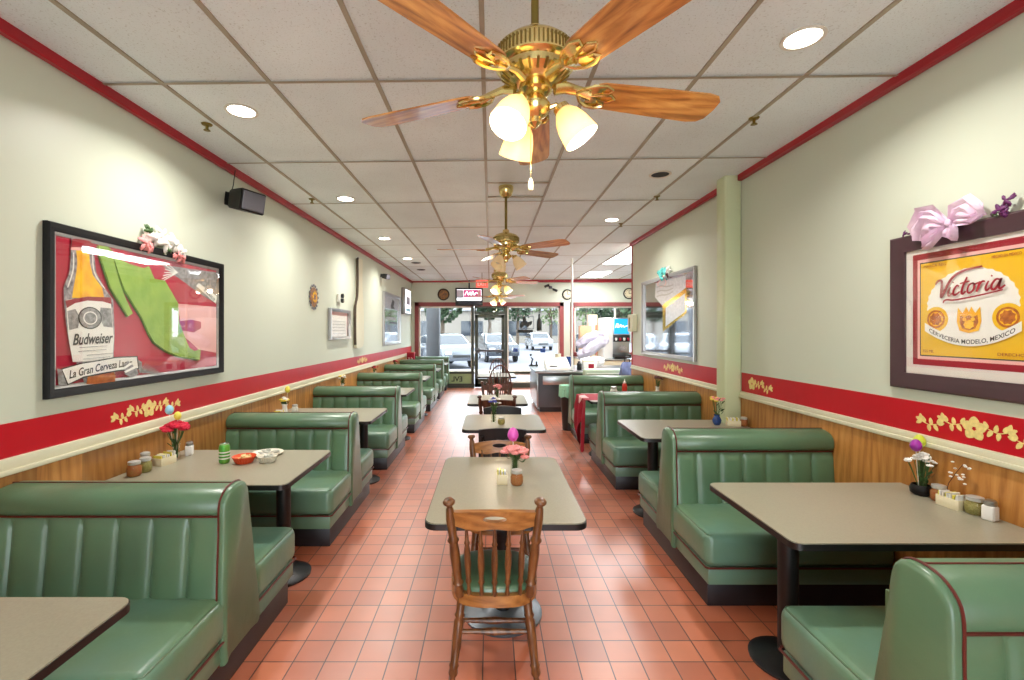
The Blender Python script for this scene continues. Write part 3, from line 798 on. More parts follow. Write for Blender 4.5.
def offset(outline, d):
    n = len(outline); cx = sum(p[0] for p in outline) / n; cy = sum(p[1] for p in outline) / n
    w_ = max(p[0] for p in outline) - min(p[0] for p in outline); h = max(p[1] for p in outline) - min(p[1] for p in outline)
    mx, my = (max(p[0] for p in outline) + min(p[0] for p in outline)) / 2, (max(p[1] for p in outline) + min(p[1] for p in outline)) / 2
    return [(mx + (p[0] - mx) * (1 - 2 * d / w_), my + (p[1] - my) * (1 - 2 * d / h)) for p in outline]
def make_wall_table(s, W, D, label, group, notch=None):
    # origin: on the floor under the aisle end, near edge; wall is towards s
    t = thing('booth_table', label, 'table', (0, 0, 0), 0, group)
    if notch: ol = [(0.05, 0), (W, 0), (W, notch[0]), (notch[1], notch[0]), (notch[1], D), (.05, D), (0.015, D - .015), (0, D - .05), (0, .05), (.015, .015)]
    else: ol = rrect(0, W, 0, D, .045, (0, 1, 1, 0))
    ol = [(s * p[0], p[1]) for p in ol]
    slab(ol, .72, .746).build('edge_band', 'black_edge', t, sharp=30)
    slab(offset(ol, .003), .744, .751).build('tabletop', 'laminate', t, sharp=30)
    lx = s * .22; ly = D * .5
    MB().cyl((lx, ly, .02), (lx, ly, .72), .045, segs=24).build('leg', 'black_metal', t)
    MB().lathe([(0, 0), (.17, 0), (.172, .012), (.15, .024), (.08, .036), (.05, .05), (0, .05)], 32, (lx, ly, 0)).build('foot_plate', 'black_metal', t)
    return t
TL, TR = 'booth tables along the left wall', 'booth tables along the right wall'
WL, WR = -(lwall + .004 + 1.15), (rwall - .004 - 1.235)
tabL = make_wall_table(-1, WL, .76, 'bare grey laminate table cut off at the lower left corner', TL); tabL.location = (-1.15, .725, 0)
for y, lb, gc in ((2.56, 'grey laminate booth table holding a green can and orange basket', 3.02), (4.36, 'grey laminate booth table third from the camera on the left, with a flower vase', 4.93),
              (6.2, 'grey booth table fourth from the camera on the left', 6.83), (8.05, 'grey booth table fifth from the camera on the left', 8.76),
              (9.9, 'small looking far grey booth table sixth on the left', 10.6), (11.78, 'farthest grey booth table on the left next to the street window', 12.13)):
    q = dup(tabL, (-1.15, y, 0), 0, lb)
    for c in q.children:
        if c.name.startswith(('leg', 'foot')): c.location.y = gc - y - .38
        if y > 11 and c.name.startswith('foot'): c.scale = (.4, .4, 1); c.location = (-.132, gc - y - .152, 0)
tabR = make_wall_table(1, WR, .75, 'large grey laminate booth table at the right front with condiments by the wall', TR); tabR.location = (1.235, 1.855, 0)
t2 = make_wall_table(1, WR, .78, 'grey laminate booth table at the right whose far corner meets the pilaster', TR, notch=(.60, 2.19 - 1.225)); t2.location = (1.225, 3.67, 0)
dup(tabR, (1.235, 5.58, 0), 0, 'grey booth table on the right draped with a red cloth, beyond the pilaster')
def make_center_table(x, y, W, D, label, r=.26, nm='dining_table', by=0.):
    t = thing(nm, label, 'table', (x, y, 0), 0, 'free standing tables down the middle')
    ol = rrect(-W / 2, W / 2, -D / 2, D / 2, .06)
    slab(ol, .72, .746).build('edge_band', 'black_edge', t, sharp=30)
    slab(offset(ol, .004), .744, .751).build('tabletop', 'laminate', t, sharp=30)
    MB().cyl((0, 0, .04), (0, 0, .70), .045, segs=24).build('column', 'black_metal', t)
    b = MB(); b.box((-.25, -.03, .69), (.25, .03, .72)); b.box((-.03, -.25, .69), (.03, .25, .72)); b.build('top_brackets', 'black_metal', t)
    MB().lathe([(0, 0), (r, 0), (r, .012), (r - .03, .022), (r * .5, .038), (.07, .055), (.05, .09), (0, .09)], 44).build('round_base', 'grey_metal', t).location = (0, by, 0)
    return t
make_center_table(.070, 2.59, .745, 1.09, 'rectangular grey table in the middle aisle nearest the camera, with pink flowers', .225, by=.035)
make_center_table(.12, 4.36, .75, .74, 'square grey table in the middle aisle with blue flowers, second from the camera', .165)
make_center_table(.085, 5.80, .73, .78, 'square grey table in the middle aisle, third from the camera', .24)
make_center_table(.12, 9.0, .74, .74, 'square dark edged table in the middle aisle near the street door', .25)

# ------------------------------------------------------------ wooden chairs
def post_prof(r):
    return [(0, r * .9), (.05, r), (.12, r * .8), (.14, r * 1.15), (.17, r * .8), (.3, r * .95), (.45, r * 1.05), (.56, r * .85), (.585, r * 1.2), (.62, r * .8), (.8, r), (.9, r * .8), (.925, r * .62), (.94, r * .62), (.96, r * 1.15), (.98, r * 1.25), (1.0, r * .9)]
def spin_prof(r):
    return [(0, r * .6), (.04, r), (.1, r * .7), (.16, r * .75), (.2, r * 1.3), (.24, r * .9), (.45, r * 1.35), (.6, r * 1.15), (.68, r * .8), (.71, r * 1.2), (.74, r * .8), (.9, r * .6), (1, r * .5)]
def make_chair(label, group, wm='chair_wood', rail='chair_wood_light', cushion=True):
    """seat centre at origin, backrest at -y"""
    t = thing('wooden_chair', label, 'chair', (0, 0, 0), 0, group)
    # seat board with a rounded back rim
    ol = []
    for k in range(40):
        a = 2 * PI * k / 40; ca, sa = math.cos(a), math.sin(a)
        wx = .190 + .035 * (sa + 1) / 2; e = .62
        ol.append((wx * math.copysign(abs(ca) ** e, ca), .195 * math.copysign(abs(sa) ** e, sa)))
    slab(ol, .378, .43).build('seat', rail, t, sharp=40)
    if cushion:
        def cf(u, v):
            a = 2 * PI * u; ca, sa = math.cos(a), math.sin(a); k = math.sin(v * PI / 2)
            return Vector((.2 * math.copysign(abs(ca) ** .62, ca) * k, .02 + .185 * math.copysign(abs(sa) ** .62, sa) * k, .428 + .04 * math.cos(v * PI / 2) ** .5 if v < 1 else .428))
        MB().grid(cf, 40, 10).build('cushion', 'green_vinyl', t, sharp=70)
    pz0, pz1 = .42, .885
    pp = [(Vector((s * .158, -.165, pz0)), Vector((s * .200, -.252, pz1))) for s in (-1, 1)]
    for a, e in pp: MB().turned(a, e, post_prof(.022), 14).build('back_post', wm, t, sharp=60)
    # crest rail with a hand hole, bowed backwards
    def arc_top(x): return .058 - .02 * (abs(x) / .19) ** 2
    outer = [(x / 10 * .185, arc_top(x / 10 * .185) + (.008 * math.cos(PI * x / 10 / 1) if False else 0)) for x in range(10, -11, -1)]
    outer += [(x / 10 * .185, -.03 + .006 * math.cos(PI * x / 5)) for x in range(-10, 11)]
    hole = [(.052 * math.cos(2 * PI * k / 20), .022 + .015 * math.sin(2 * PI * k / 20)) for k in range(20)]
    b = MB(); b.plate([outer, hole], .022)
    for v in b.bm.verts: v.co.y -= .028 * (1 - (v.co.x / .19) ** 2)
    cr = b.build('crest_rail', rail, t, sharp=40); cr.location = (0, -.241, .788); cr.rotation_euler = (R(10.5), 0, 0)
    for k in range(5):
        u = (k - 2) / 2
        a = Vector((u * .115, -.175 - .012 * (1 - u * u), .425)); e = Vector((u * .125, -.236 - .02 * (1 - u * u), .785))
        MB().turned(a, e, spin_prof(.0115), 10).build('spindle', wm, t, sharp=60)
    legp = lambda r: [(0, r * .8), (.04, r * .95), (.07, r * .6), (.1, r * .65), (.14, r * 1.05), (.2, r * .9), (.23, r * 1.1), (.26, r * .85), (.5, r * 1.05), (.72, r * 1.1), (.76, r * .8), (.79, r * 1.15), (.82, r * .85), (1, r * 1.0)]
    tips = []
    for sx, sy in ((-1, -1), (1, -1), (-1, 1), (1, 1)):
        a = Vector((sx * .195, sy * .155, .0)); e = Vector((sx * .15, sy * .135, .398)); tips.append((a, e))
        l = MB().turned(a, e, legp(.021), 12).build('leg', wm, t, sharp=60)
        MB().cyl(a - Vector((0, 0, 0)), a + Vector((0, 0, .012)), .017, segs=10).build('glide', 'steel', l)
    def at(i, z):
        a, e = tips[i]; return a + (e - a) * (z / .398)
    st = [(0, .01), (.3, .012), (.5, .017), (.7, .012), (1, .01)]
    b = MB(); b.turned(at(0, .2), at(2, .2), st, 8); b.turned(at(1, .2), at(3, .2), st, 8); b.turned((at(0, .2) + at(2, .2)) / 2, (at(1, .2) + at(3, .2)) / 2, st, 8)
    b.turned(at(0, .24), at(1, .24), st, 8); b.build('stretcher', wm, t, sharp=60)
    return t
GC = 'wooden spindle back chairs in the middle'
ch = make_chair('turned wooden spindle chair with green cushion at the near end of the front middle table', GC)
ch.location = (.018, 2.232, 0)
dup(ch, (.065, 2.96, 0), PI, 'light brown wooden chair facing the camera at the far end of the front middle table')
cd = make_chair('dark brown wooden chair at the near side of the third middle table', GC, 'chair_wood_dark', 'chair_wood_dark', False)
cd.location = (.075, 5.4, 0)
dup(cd, (.08, 6.35, 0), PI, 'dark brown wooden chair beyond the third middle table facing the camera')
# bow back windsor chairs
def make_windsor(label):
    t = thing('windsor_chair', label, 'chair', (0, 0, 0), 0, 'windsor chairs near the door')
    ol = [(.23 * math.copysign(abs(math.cos(2 * PI * k / 28)) ** .7, math.cos(2 * PI * k / 28)), .21 * math.copysign(abs(math.sin(2 * PI * k / 28)) ** .7, math.sin(2 * PI * k / 28))) for k in range(28)]
    slab(ol, .42, .455).build('seat', 'chair_wood_dark', t)
    pts = [(.2 * math.cos(PI * k / 12) * (1.0 if k not in (0, 12) else .95), -.17 - .07 * math.sin(PI * k / 12), .45 + .56 * math.sin(PI * k / 12) ** .6) for k in range(13)]
    MB().tube(pts, .013, 8).build('bow_back', 'chair_wood_dark', t)
    pts = [(.24, .1, .66), (.245, -.03, .67), (.2, -.16, .675), (.1, -.215, .68), (0, -.225, .68), (-.1, -.215, .68), (-.2, -.16, .675), (-.245, -.03, .67), (-.24, .1, .66)]
    MB().tube(pts, .015, 8, flat=.6).build('arm_rail', 'chair_wood_dark', t)
    for k in range(7):
        u = (k - 3) / 3; MB().turned((u * .13, -.175, .45), (u * .165, -.235, .99 - .14 * u * u), [(0, .006), (.5, .009), (1, .005)], 8).build('spindle', 'chair_wood_dark', t)
    for s in (-1, 1): MB().turned((s * .19, .06, .45), (s * .24, .08, .66), [(0, .01), (.4, .015), (1, .008)], 8).build('arm_post', 'chair_wood_dark', t)
    for sx, sy in ((-1, -1), (1, -1), (-1, 1), (1, 1)):
        MB().turned((sx * .22, sy * .19, 0), (sx * .15, sy * .14, .43), [(0, .012), (.2, .02), (.5, .014), (.7, .022), (1, .014)], 10).build('leg', 'chair_wood_dark', t)
    MB().tube([(-.19, 0, .2), (.19, 0, .2)], .011, 8).build('stretcher', 'chair_wood_dark', t)
    return t
wc = make_windsor('dark wooden windsor chair at the near side of the far middle table'); wc.location = (.17, 8.28, 0)
dup(wc, (.17, 9.85, 0), PI, 'dark wooden windsor chair between the far middle table and street door')
# black padded chairs
def make_black_chair(label):
    t = thing('padded_chair', label, 'chair', (0, 0, 0), 0, 'black padded back chairs in the middle')
    MB().box((-.2, -.2, .4), (.2, .2, .45), bev=.02, seg=3).build('seat', 'black_vinyl', t)
    b = MB()
    def f(u, v):
        x = -.2 + .4 * u; z = .52 + .27 * v + (.02 * (1 - (2 * u - 1) ** 2) if v > .9 else 0)
        return Vector((x, -.2 - .03 * (1 - (2 * u - 1) ** 2) - .03 * v, z))
    b.grid(f, 12, 6); b.grid(lambda u, v: f(u, v) + Vector((0, .03, 0)), 12, 6)
    b.grid(lambda u, v: f(u, 1) + Vector((0, .03 * v, 0)), 12, 1); b.grid(lambda u, v: f(0, u) + Vector((0, .03 * v, 0)), 6, 1); b.grid(lambda u, v: f(1, u) + Vector((0, .03 * v, 0)), 6, 1); b.grid(lambda u, v: f(u, 0) + Vector((0, .03 * v, 0)), 12, 1)
    bk = b.build('backrest', 'black_vinyl', t, sharp=50)
    MB().tube([(-.05, -.262, .72), (0, -.268, .712), (.05, -.262, .72)], .006, 6).build('handle', 'steel_dark', bk)
    for s in (-1, 1): MB().tube([(s * .17, -.25, .74), (s * .17, -.2, .5), (s * .17, -.2, .4)], .012, 8).build('back_support', 'black_metal', t)
    for sx, sy in ((-1, -1), (1, -1), (-1, 1), (1, 1)): MB().cyl((sx * .19, sy * .19, 0), (sx * .175, sy * .17, .4), .012, segs=10).build('leg', 'black_metal', t)
    return t
bc = make_black_chair('black padded chair at the near side of the second middle table'); bc.location = (.10, 4.03, 0)
dup(bc, (.13, 4.67, 0), PI, 'black padded chair at the far side of the second middle table')

# ------------------------------------------------------------ things on the tables
TZ = .751
def jar(x, y, z, label, fill='jar_spice', h=.085, r=.032, lid='lid_silver', name='condiment_jar', cat='jar', group='condiment jars'):
    t = thing(name, label, cat, (x, y, z), 0, group)
    MB().lathe([(0, .002), (r * .8, .002), (r, .012), (r * 1.02, h * .55), (r * .75, h * .72), (r * .7, h * .74), (0, h * .74)], 20).build('contents', fill, t)
    MB().lathe([(r * .85, 0), (r * 1.06, .01), (r * 1.08, h * .55), (r * .82, h * .76), (r * .8, h * .8)], 20, caps=False).build('glass_body', 'clear_glass', t)
    MB().lathe([(r * .86, h * .76), (r * .9, h * .78), (r * .88, h * .96), (r * .6, h), (0, h * 1.01)], 20).build('lid', lid, t)
    return t
def salt_shaker(x, y, z, label, h=.095):
    t = thing('salt_shaker', label, 'shaker', (x, y, z), .3, 'salt shakers')
    MB().box((-.023, -.023, 0), (.023, .023, h * .72), bev=.008, seg=3).build('body', 'salt', t)
    MB().lathe([(.022, h * .72), (.024, h * .76), (.022, h * .93), (.012, h), (0, h)], 16).build('cap', 'steel', t)
    return t
def sugar_caddy(x, y, z, label, rz=0., w_=.055, d=.035, h=.062):
    t = thing('sugar_caddy', label, 'sugar holder', (x, y, z), rz, 'white sugar packet holders')
    b = MB(); b.box((-w_, -d, 0), (w_, d, .008), bev=.003)
    for s in (-1, 1): b.box((-w_, s * d - .002, 0), (w_, s * d + .002, h * .8), bev=.001); 
    for s in (-1, 1): b.box((s * w_ - .002, -d, 0), (s * w_ + .002, d, h * .8), bev=.001)
    b.build('holder', 'cream', t)
    b = MB(); n = 9
    for k in range(n):
        xx = -w_ * .85 + 1.7 * w_ * k / (n - 1); M = Matrix.Translation((xx, 0, .008)) @ Matrix.Rotation(R(random.uniform(-8, 8)), 4, 'Y')
        b.box((-.003, -d * .9, 0), (.003, d * .9, h * random.uniform(.9, 1.1)), m='petal_white' if k % 3 else 'egg_yellow', M=M)
    b.build('packets', None, t); return t
def flower_vase(x, y, z, label, vase='clear_glass', petals='petal_red', H=.25, eggs=(), shape='tall', spread=.05, n=14, psz=.018, extra=None, leafy=True, seed=1):
    rnd = random.Random(seed)
    t = thing('flower_vase', label, 'vase of flowers', (x, y, z), 0, 'vases of silk flowers')
    if shape == 'tall': pr = [(.022, 0), (.028, .01), (.026, .05), (.022, .08), (.028, .11), (.026, .11), (.02, .08), (.024, .05), (.024, .012), (0, .008)]; vh = .1
    elif shape == 'bowl': pr = [(.03, 0), (.045, .012), (.048, .035), (.038, .055), (.036, .055), (.044, .035), (.04, .015), (0, .01)]; vh = .05
    else: pr = [(.024, 0), (.036, .02), (.04, .045), (.028, .07), (.022, .08), (.028, .095), (.024, .095), (.018, .08), (.024, .07), (.034, .045), (.03, .02), (0, .01)]; vh = .08
    MB().lathe(pr, 22, caps=False).build('vase', vase, t, sharp=60)
    st = MB(); fl = MB()
    for k in range(n):
        a = rnd.uniform(0, 2 * PI); rr = spread * rnd.uniform(.1, 1); hz = H - .03 - rr * .5 + rnd.uniform(-.02, .01)
        top = Vector((rr * math.cos(a), rr * math.sin(a), hz))
        st.tube([(0.2 * top.x, .2 * top.y, .012), (.25 * top.x, .25 * top.y, vh), (.7 * top.x, .7 * top.y, hz * .75), top], .0016, 5)
        pm = petals if not (extra and k % 2) else extra
        for q in range(6):
            aa = q * PI / 3 + k; fl.ball(top + Vector((math.cos(aa), math.sin(aa), .3)) * psz * .6, (psz * .6, psz * .6, psz * .42), 1, m=pm)
        fl.ball(top + Vector((0, 0, psz * .4)), psz * .45, 1, m=pm)
    if leafy:
        for k in range(10):
            a = rnd.uniform(0, 2 * PI); hz = rnd.uniform(vh, H * .8); p = Vector((math.cos(a), math.sin(a), 0)) * .012
            M = Matrix.Translation(p + Vector((0, 0, hz))) @ Matrix.Rotation(a, 4, 'Z') @ Matrix.Rotation(R(-50), 4, 'Y')
            st.ball((0, 0, 0), (.022, .007, .002), 1, M=M); 
            for v in st.bm.verts[-42:]: v.co += p + Vector((0, 0, hz)) * 0
    st.build('stems', 'stem_green', t); fl.build('blossoms', None, t)
    for (em, ex, ey, ez, er) in eggs:
        e = MB().lathe([(0, -er * 1.25), (er * .6, -er), (er * .95, -er * .4), (er, 0), (er * .85, er * .6), (er * .5, er * 1.1), (0, er * 1.35)], 16, (ex, ey, ez)).build('decorative_egg', em, t)
        MB().tube([(0, 0, .02), (ex * .5, ey * .5, vh), (ex, ey, ez - er)], .0015, 5).build('egg_stick', 'petal_white', e)
    return t
# left table with the can
jar(-2.125, 2.72, TZ, 'spice jar nearest the camera on the left table with the can', 'jar_spice', .092, .036)
jar(-2.12, 2.80, TZ, 'second spice jar from the camera on the left table with the can', 'jar_olive', .092, .034)
jar(-2.17, 2.865, TZ, 'tall glass jar behind the two spice jars on the left table', 'jar_spice', .105, .03)
sugar_caddy(-2.12, 2.965, TZ, 'white sugar packet holder between jars and red flowers on left table', PI / 2 - .2)
flower_vase(-2.125, 3.08, TZ, 'glass vase of red flowers with blue and yellow eggs on left table', petals='petal_red', H=.27, eggs=(('egg_blue', -.03, -.02, .335, .026), ('egg_yellow', .012, .0, .292, .023)), spread=.065, n=22, psz=.03, seed=3)
salt_shaker(-2.10, 3.18, TZ, 'salt shaker behind the red flower vase on the left wall table')
t = thing('drink_can', 'green drink can standing on the left table beside the orange basket', 'can', (-1.745, 2.99, TZ))
MB().lathe([(.024, 0), (.031, .008), (.0325, .014), (.0325, .105), (.028, .12), (.027, .122)], 28).build('body', 'can_green', t)
MB().lathe([(.027, .122), (.0275, .126), (.025, .126), (.024, .121), (0, .121)], 28, caps=False).build('lid', 'steel', t)
b = MB()
for k in range(3): b.lathe([(.0328, .03 + .02 * k), (.0333, .034 + .02 * k), (.0328, .038 + .02 * k)], 28, caps=False)
b.build('white_band', 'petal_white', t)
def basket(x, y, z, m, r, h, label, fill=None):
    t = thing('serving_basket', label, 'basket', (x, y, z), 0, 'small baskets on left table')
    b = MB(); b.lathe([(0, .002), (r * .62, .002), (r * .7, 0), (r * .95, h * .9), (r, h), (r * 1.04, h), (r * 1.04, h * .9), (r, h * .88), (r * .92, h * .8), (r * .66, .008), (0, .008)], 30, caps=False)
    for k in range(24):
        a = 2 * PI * k / 24; b.tube([(r * .72 * math.cos(a), r * .72 * math.sin(a), .004), (r * .99 * math.cos(a), r * .99 * math.sin(a), h * .9)], .0022, 5)
    b.build('basket_bowl', m, t)
    if fill:
        rnd = random.Random(5); b = MB()
        for k in range(26):
            a = rnd.uniform(0, 6.28); q = rnd.uniform(0, r * .62)
            M = Matrix.Translation((q * math.cos(a), q * math.sin(a), h * .55 + rnd.uniform(0, h * .35))) @ Matrix.Rotation(rnd.uniform(0, 3), 4, 'Z') @ Matrix.Rotation(rnd.uniform(-.6, .6), 4, 'X')
            b.plate([[(-.018, -.012), (.018, -.012), (0, .02)]], .002, M=M @ Matrix.Rotation(PI / 2, 4, 'X'))
        b.build('chips', fill, t)
    return t
basket(-1.62, 3.0, TZ, 'basket_orange', .07, .045, 'round orange plastic basket with chips on the left table', 'chips')
basket(-1.478, 3.02, TZ, 'basket_white', .06, .042, 'small white bowl right of the orange basket', 'foil')
t = thing('foil_platter', 'flat pale platter behind the baskets on the left table', 'plate', (-1.56, 3.19, TZ))
MB().lathe([(0, .004), (.08, .004), (.1, .016), (.104, .018), (.1, .012), (.07, 0), (0, 0)], 30, caps=False).build('platter', 'basket_white', t)
b = MB(); rnd = random.Random(2)
for k in range(18): b.ball((rnd.uniform(-.05, .05), rnd.uniform(-.05, .05), .012 + rnd.uniform(0, .012)), (.02, .014, .006), 1)
b.build('wrapped_food', 'foil', t)
# left table three and further
flower_vase(-2.13, 4.72, TZ, 'vase with yellow egg and white flowers on the third left table', petals='petal_white', extra='petal_yellow', H=.2, eggs=(('egg_yellow', .03, 0, .26, .028),), spread=.05, seed=4, vase='white_plastic')
jar(-2.08, 4.85, TZ, 'small condiment jar right of the vase on the third left table', 'salt')
sugar_caddy(-2.12, 4.58, TZ, 'white sugar packet holder on the third left table', PI / 2)
flower_vase(-2.13, 6.55, TZ, 'vase with a yellow flower on the fourth left table', petals='petal_yellow', extra='petal_white', H=.26, spread=.05, seed=5, vase='white_plastic')
flower_vase(-2.13, 8.4, TZ, 'vase with dark red flowers on the fifth left table', petals='petal_red', extra='petal_dark', H=.25, spread=.06, seed=6, vase='white_plastic')
flower_vase(-2.13, 10.2, TZ, 'vase with brownish flowers on the sixth left table', petals='petal_dark', extra='petal_red', H=.24, spread=.06, seed=7, vase='white_plastic')
flower_vase(-2.08, 11.9, TZ, 'vase with white flowers on the farthest left table', petals='petal_white', extra='petal_red', H=.2, spread=.06, seed=8, vase='white_plastic')
t = thing('red_box', 'bright red box standing at the far end of the left wall', 'box', (-2.10, 12.05, TZ))
MB().box((-.1, -.06, .0), (.1, .06, .30), bev=.004).build('carton', 'cloth_red', t); MB().box((-.102, -.062, .28), (.102, .062, .304), bev=.003).build('lid', 'red_paint', t)
# front right table
flower_vase(2.275, 2.41, TZ, 'dark bowl vase with white flowers, purple and lime eggs on right table', petals='petal_white', H=.25, shape='bowl', vase='black_frame', spread=.075, n=34, psz=.014, eggs=(('egg_purple', -.045, -.02, .265, .026), ('egg_lime', .02, .03, .275, .028)), seed=9)
jar(2.28, 2.318, TZ, 'brown spice jar beside the bowl vase on the right front table', 'jar_spice', .085, .033)
sugar_caddy(2.268, 2.24, TZ, 'white sugar packet holder between two jars on the right front table', -PI / 2 + .1, .05, .03)
jar(2.29, 2.155, TZ, 'green olive coloured jar next to the square salt shaker', 'jar_olive', .085, .036)
salt_shaker(2.285, 2.085, TZ, 'square white salt shaker at the near end of the condiments on right table', .095)
b = MB()
b2 = thing('dried_sprig', 'thin dried white flower sprig in front of the wood panel, right table', 'flower', (2.30, 2.31, TZ + 0), 0)
pts = [(0, 0, 0), (.0, -.02, .1), (.0, -.06, .17), (.0, -.09, .215)]
MB().tube(pts, .0015, 5).build('twig', 'petal_dark', b2)
b = MB(); rnd = random.Random(4)
for k in range(16): b.ball((rnd.uniform(-.015, .02), -.03 - rnd.random() * .09, .12 + rnd.random() * .1), (.008, .008, .005), 1)
b.build('tiny_blossoms', 'petal_white', b2)
# right table two
flower_vase(2.09, 4.21, TZ, 'blue vase with yellow tulips standing against the pilaster', vase='blue_glass', petals='petal_yellow', extra='petal_pink', H=.29, shape='round', spread=.07, n=12, psz=.018, seed=11)
sugar_caddy(2.22, 4.17, TZ, 'white sugar packet holder right of the blue vase', -.3)
jar(2.30, 4.14, TZ, 'small dark jar at the wall on the pilaster table', 'jar_spice')
# right table three
t = thing('ketchup_bottle', 'red ketchup squeeze bottle on the table beyond the pilaster', 'bottle', (1.80, 6.12, TZ))
MB().lathe([(.03, 0), (.034, .01), (.034, .12), (.028, .15), (.02, .165)], 20).build('body', 'ketchup', t); MB().lathe([(.022, .165), (.022, .18), (.008, .19), (.004, .22), (0, .22)], 16).build('nozzle', 'petal_white', t)
jar(1.66, 6.14, TZ, 'glass jar left of the ketchup bottle beyond the pilaster', 'salt', .12, .045)
flower_vase(2.27, 6.2, TZ, 'vase with dark dried flowers at the wall beyond the pilaster', petals='petal_dark', H=.28, spread=.07, seed=13, vase='white_plastic')
sugar_caddy(2.2, 6.0, TZ, 'white packet holder by the dark flowers beyond the pilaster', 0)
# red cloth over the aisle end
t = thing('red_cloth', 'red cloth with a pale collar draped over the aisle end of right table', 'cloth', (1.235, 5.96, 0))
b = MB()
def clf(u, v):
    L = 1.0 * v; y = -.3 + .6 * u
    if L < .30: x = .25 - L; z = .756
    else:
        q = L - .30; x = -.055 - .03 * math.sin(u * 14) * min(1, q * 4) - .02 * q; z = .755 - q * (.7 + .25 * math.sin(u * 9 + 1))
    return Vector((x, y * (1 - .15 * v), z))
b.grid(clf, 40, 30); b.grid(lambda u, v: clf(u, v) + Vector((.004, 0, -.001)), 40, 30)
b.build('drape', 'cloth_red', t)
b = MB(); b.grid(lambda u, v: clf(.25 + .5 * u * (1 - .0 * v), .22 + .25 * v * (1 - abs(2 * u - 1))) + Vector((-.006, 0, .004)), 12, 6); b.build('collar', 'cloth_pale', t)
# centre tables
t = sugar_caddy(.065, 2.585, TZ, 'small white packet holder on the front middle table', 0, .028, .022, .07)
jar(.148, 2.565, TZ, 'brown spice jar in front of the pink flower vase, middle table', 'jar_spice', .088, .034)
flower_vase(.146, 2.73, TZ, 'clear vase of pink carnations with a magenta egg on the front middle table', petals='petal_pink', H=.2, eggs=(('egg_pink', -.01, .03, .238, .034),), spread=.075, n=26, psz=.024, seed=15)
flower_vase(.03, 4.28, TZ, 'vase with blue flowers on the second middle table', petals='petal_blue', extra='petal_white', H=.27, spread=.05, seed=16)
jar(.10, 4.22, TZ, 'small jar right of the blue flowers on second middle table', 'jar_olive', .07)
flower_vase(.09, 5.85, TZ, 'small vase with peach flowers on the third middle table', petals='petal_pink', H=.2, spread=.05, seed=17)
# ------------------------------------------------------------ framed pictures
def poster_root(name, label, cat, side, Yc, Zc):
    t = thing(name, label, cat); wall_frame(t, side, Yc, Zc, .002); return t
def frame_mesh(b, w_, h, fw, d, m=None):
    """mitred moulding, outer size w_ x h"""
    prof = [(0, 0), (0, d * .7), (fw * .12, d), (fw * .55, d * .85), (fw * .8, d * .6), (fw, d * .55), (fw, 0)]
    bb = bmesh.new(); rings = []
    for sx, sz in ((-1, -1), (1, -1), (1, 1), (-1, 1)):
        rings.append([bb.verts.new((sx * (w_ / 2 - p[0]), -p[1], sz * (h / 2 - p[0]))) for p in prof])
    for i in range(4):
        a, c = rings[i], rings[(i + 1) % 4]
        for k in range(len(prof) - 1): bb.faces.new([a[k], a[k + 1], c[k + 1], c[k]])
    bmesh.ops.recalc_face_normals(bb, faces=bb.faces[:]); b.merge(bb, m)
def ell(cx, cz_, rx, rz, n=28, jag=0.):
    return [(cx + rx * (1 + (jag if k % 2 else 0)) * math.cos(2 * PI * k / n), cz_ + rz * (1 + (jag if k % 2 else 0)) * math.sin(2 * PI * k / n)) for k in range(n)]
class Art(MB):
    """flat artwork: every layer lies 0.3 mm in front of the last"""
    def __init__(s, X, Yc, Zc, sg): super().__init__(); s.X, s.Yc, s.Zc, s.sg = X, Yc, Zc, sg; s.d = -.004
    def px(s, p):
        Y, Z = onwall(p[0], p[1], s.X); return ((Y - s.Yc) * s.sg, Z - s.Zc)
    def lay(s): s.d -= .0003; return s.d
    def poly(s, pts, m, raw=False):
        L = pts if raw else [s.px(p) for p in pts]
        s.plate([L], -.0003, m=m, M=Matrix.Translation((0, s.lay(), 0)))
    def rect(s, x0, x1, z0, z1, m): s.poly([(x0, z0), (x1, z0), (x1, z1), (x0, z1)], m, True)
    def line(s, pts, wd, m, raw=False, sm=5):
        L = pts if raw else [s.px(p) for p in pts]
        s.ribbon(L, wd, .0003, m, sm=sm, y0=s.lay())
    def write(s, st, size, cx, z, m, width=None, shear=0., bold=0., warp=None, rot=0.):
        s.text(st, size, m=m, M=Matrix.Translation((cx, s.lay(), z)) @ Matrix.Rotation(-rot, 4, 'Y'), ext=.0002, shear=shear, bold=bold, warp=warp, width=width)

# left beer poster
Yc, Zc, PW, PH = 3.04, 1.722, 1.505, .90
t = poster_root('framed_poster', 'large framed red poster with a beer bottle and green map on the left wall', 'poster', 'L', Yc, Zc)
b = MB(); frame_mesh(b, PW, PH, .045, .035); b.build('frame', 'black_frame', t, sharp=30)
b = MB(); frame_mesh(b, PW - .088, PH - .088, .018, .016); b.build('inner_frame', 'silver_frame', t, sharp=30)
A = Art(XL, Yc, Zc, 1)
A.rect(-PW / 2 + .03, PW / 2 - .03, -PH / 2 + .03, PH / 2 - .03, 'p_red')
def C0(x, y): return (x / 2.8333, 180 + y / 2.8333)      # crop read-offs of the picture on the wall
def C4(x, y): return (40 + x / 4, 225 + y / 4)
# paler right part and grey hop corner
A.poly([C0(500, 350), C0(610, 360), C0(612, 490), C0(560, 480), C0(515, 440)], 'p_pink')
A.poly([C0(455, 240), C0(612, 262), C0(610, 350), C0(560, 320), C0(520, 290), C0(480, 262)], 'p_grey')
for k in range(7): A.line([C0(500, 262), C0(470 - k * 3, 235 + k * 9)], .008, 'p_white')
A.poly([C0(552, 300), C0(560, 292), C0(612, 330), C0(608, 350)], 'p_white')
A.poly([C0(505, 400), C0(540, 396), C0(566, 402), C0(566, 420), C0(545, 432), C0(510, 426)], 'p_red')
